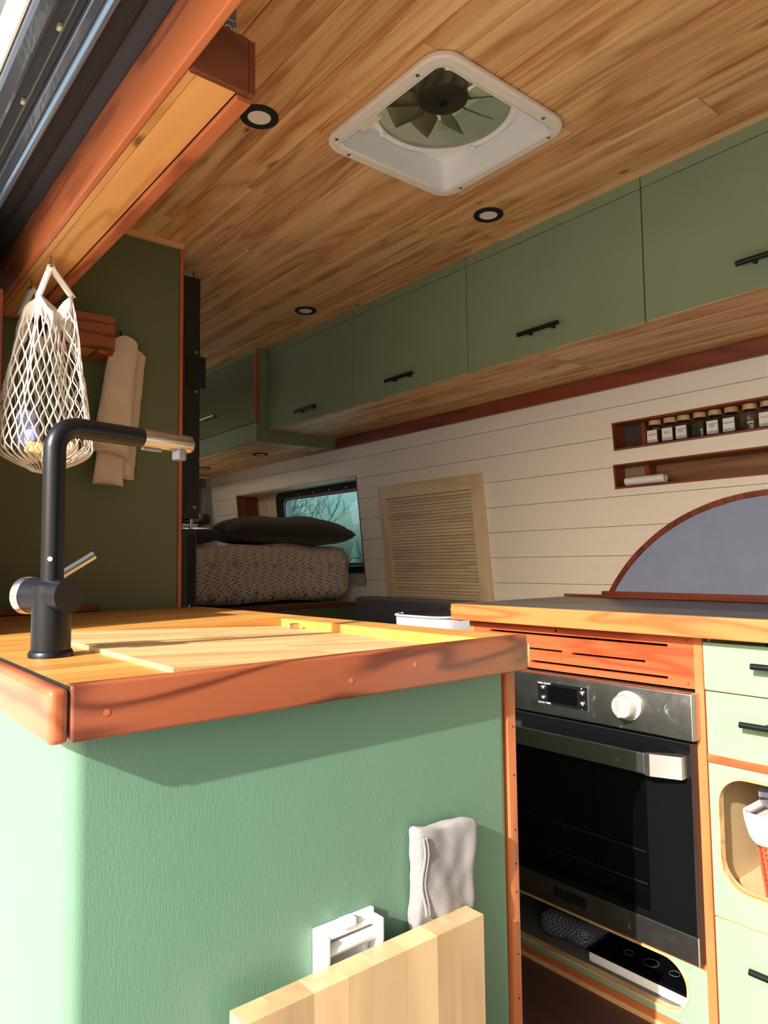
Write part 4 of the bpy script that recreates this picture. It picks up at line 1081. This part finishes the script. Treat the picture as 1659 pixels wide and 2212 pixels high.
for k in range(n):
    ya, yb = .8075+st*k, .8075+st*(k+1)
    xs_ = [CXa, CXa+random.uniform(.12, .4), CXb-.002]
    for a, b in zip(xs_, xs_[1:]):
        P = [(a, ya), (b, ya), (b, yb), (a, yb)]
        m = MB(); m.quadbox([cov((x, y, .911)) for x, y in P]+[cov((x, y, .931)) for x, y in P]); m.build('stave', block_l, t)
p = cov((.84, 1.33, .9312)); box('clip', chrome, t, p.x-.008, p.x+.008, p.y-.006, p.y+.006, p.z+.0002, p.z+.012, .001)
# faucet
FX, FY = .281, 1.075
t = thing('faucet', 'matte black kitchen faucet with nickel pull out spout end', 'faucet', (FX, FY, TOPZ))
MB().lathe([(0, .0003), (.0292, .0003), (.0292, .006), (.0272, .009), (.0258, .010), (.0258, .098), (0, .098)], (FX, FY, TOPZ), 40).build('base', black_gloss, t, True)
dirs = Vector((.97, .24, 0)).normalized(); zT = 1.2505; Rb = .035
end = Vector((FX, FY, zT))+dirs*.235
pts = [Vector((FX, FY, TOPZ+.0985)), Vector((FX, FY, zT-Rb-.03))]
for k in range(9):
    a = PI/2*k/8; pts.append(Vector((FX, FY, zT-Rb))+dirs*(Rb*(1-math.cos(a)))+Vector((0, 0, Rb*math.sin(a))))
joint = Vector((FX, FY, zT))+dirs*.140
pts += [Vector((FX, FY, zT))+dirs*.08, joint]
MB().tube(pts, .0150, 24).build('neck', black_gloss, t, True)
sp = MB().tube([joint+dirs*.0003, joint+dirs*.004, end-dirs*.004, end], [.0148, .0150, .0150, .0135], 24).build('spout_end', chrome, t, True)
q = end-dirs*.022; MB().lathe([(0, -.028), (.0105, -.028), (.0118, -.026), (.0118, -.008), (0, -.008)], q, 24).build('aerator', plain('grey_aerator', srgb(150, 150, 152), .35, .6), sp, True)
q = end-dirs*.075; MB().soft(q+Vector((0, 0, -.0165)), (.018, .0045, .003), .0025, 2, rot=Matrix.Rotation(math.atan2(dirs.y, dirs.x), 3, 'Z')).build('spray_button', plain('grey_aerator', srgb(150, 150, 152), .35, .6), sp, True)
vdir = Vector((.42, -.91, 0)).normalized(); vc = Vector((FX, FY, TOPZ+.084))
MB().cyl(vc-vdir*.040, vc+vdir*.034, .0245, 32).build('valve', black_gloss, t, True)
MB().lathe([(.0250, -.0405), (.0265, -.0435), (.0265, -.053), (.0235, -.056), (0, -.056)], vc, 32, vdir).build('valve_cap', chrome, t, True)
la = vc-vdir*.049; le = ony(203, 1199, la.y); MB().cyl(la, le, .0062, 18).build('lever', chrome, t, True)
MB().lathe([(0, -.0003), (.0035, 0), (.003, .0012), (0, .0015)], Vector((FX, FY, 1.060))+Vector((-.45, -.89, 0))*.0150, 14, (-.45, -.89, 0)).build('dot', print_w, t, True)

# folding leaf, its latch and the suede sleeve
t = thing('table_leaf', 'pale butcher block table leaf folded down before the sink cabinet', 'table leaf', (.6, .775, .05))
lx0, lx1, ly0, ly1, lz = .408, .798, .752, .788, .535
n = 8; st = (lx1-lx0)/n; wds = [.043, .05, .052, .046, .05, .056, .044, .049]; x = lx0
for w in wds:
    MB().box(x, x+w-.0003, ly0, ly1, .05, lz, .0006 if 0 else 0).build('stave', block_z, t); x += w
t = thing('leaf_latch', 'white plastic latch bracket between leaf and cabinet', 'latch', (.59, .805, .52))
box('base_plate', white_pl2, t, .543, .642, .812, .8195, .50, .572, .002)
for a in (.543, .632): box('cheek', white_pl2, t, a, a+.010, .790, .8118, .505, .566, .003)
MB().cyl((.5535, .802, .545), (.6315, .802, .545), .0085, 18).build('roller', plain('clear_roller', srgb(206, 208, 208), .15), t, True)
box('top_tab', white_pl2, t, .578, .600, .797, .8118, .566, .577, .002)
box('top_lip', white_pl2, t, .5535, .6315, .800, .8118, .558, .5655, .002)
def slv(p):
    k = p.z/.075; pin = max(0, -k-.1)
    return Vector((p.x*(1+.03*k)+.003*k, p.y+.0035*math.sin(p.x*70+k*2)*(.3+pin)+.002*math.sin(k*4+p.x*30), p.z+.0025*math.sin(p.x*60)*(1 if k > .5 else 0)-p.x*.10))
t = thing('suede_sleeve', 'grey suede sleeve standing up behind the table leaf', 'sleeve', (.765, .80, .50))
MB().soft((.766, .8025, .585), (.059, .0125, .074), .007, 22, .0022, 45, 5, None, slv).build('sleeve', suede, t, True, angle=80)
for k in range(2):
    MB().tube([(.714+.006*k+.004*math.sin(j*.9), .7885, .652-.012*j) for j in range(10)], .0018, 5).build('seam', suede, t, True)
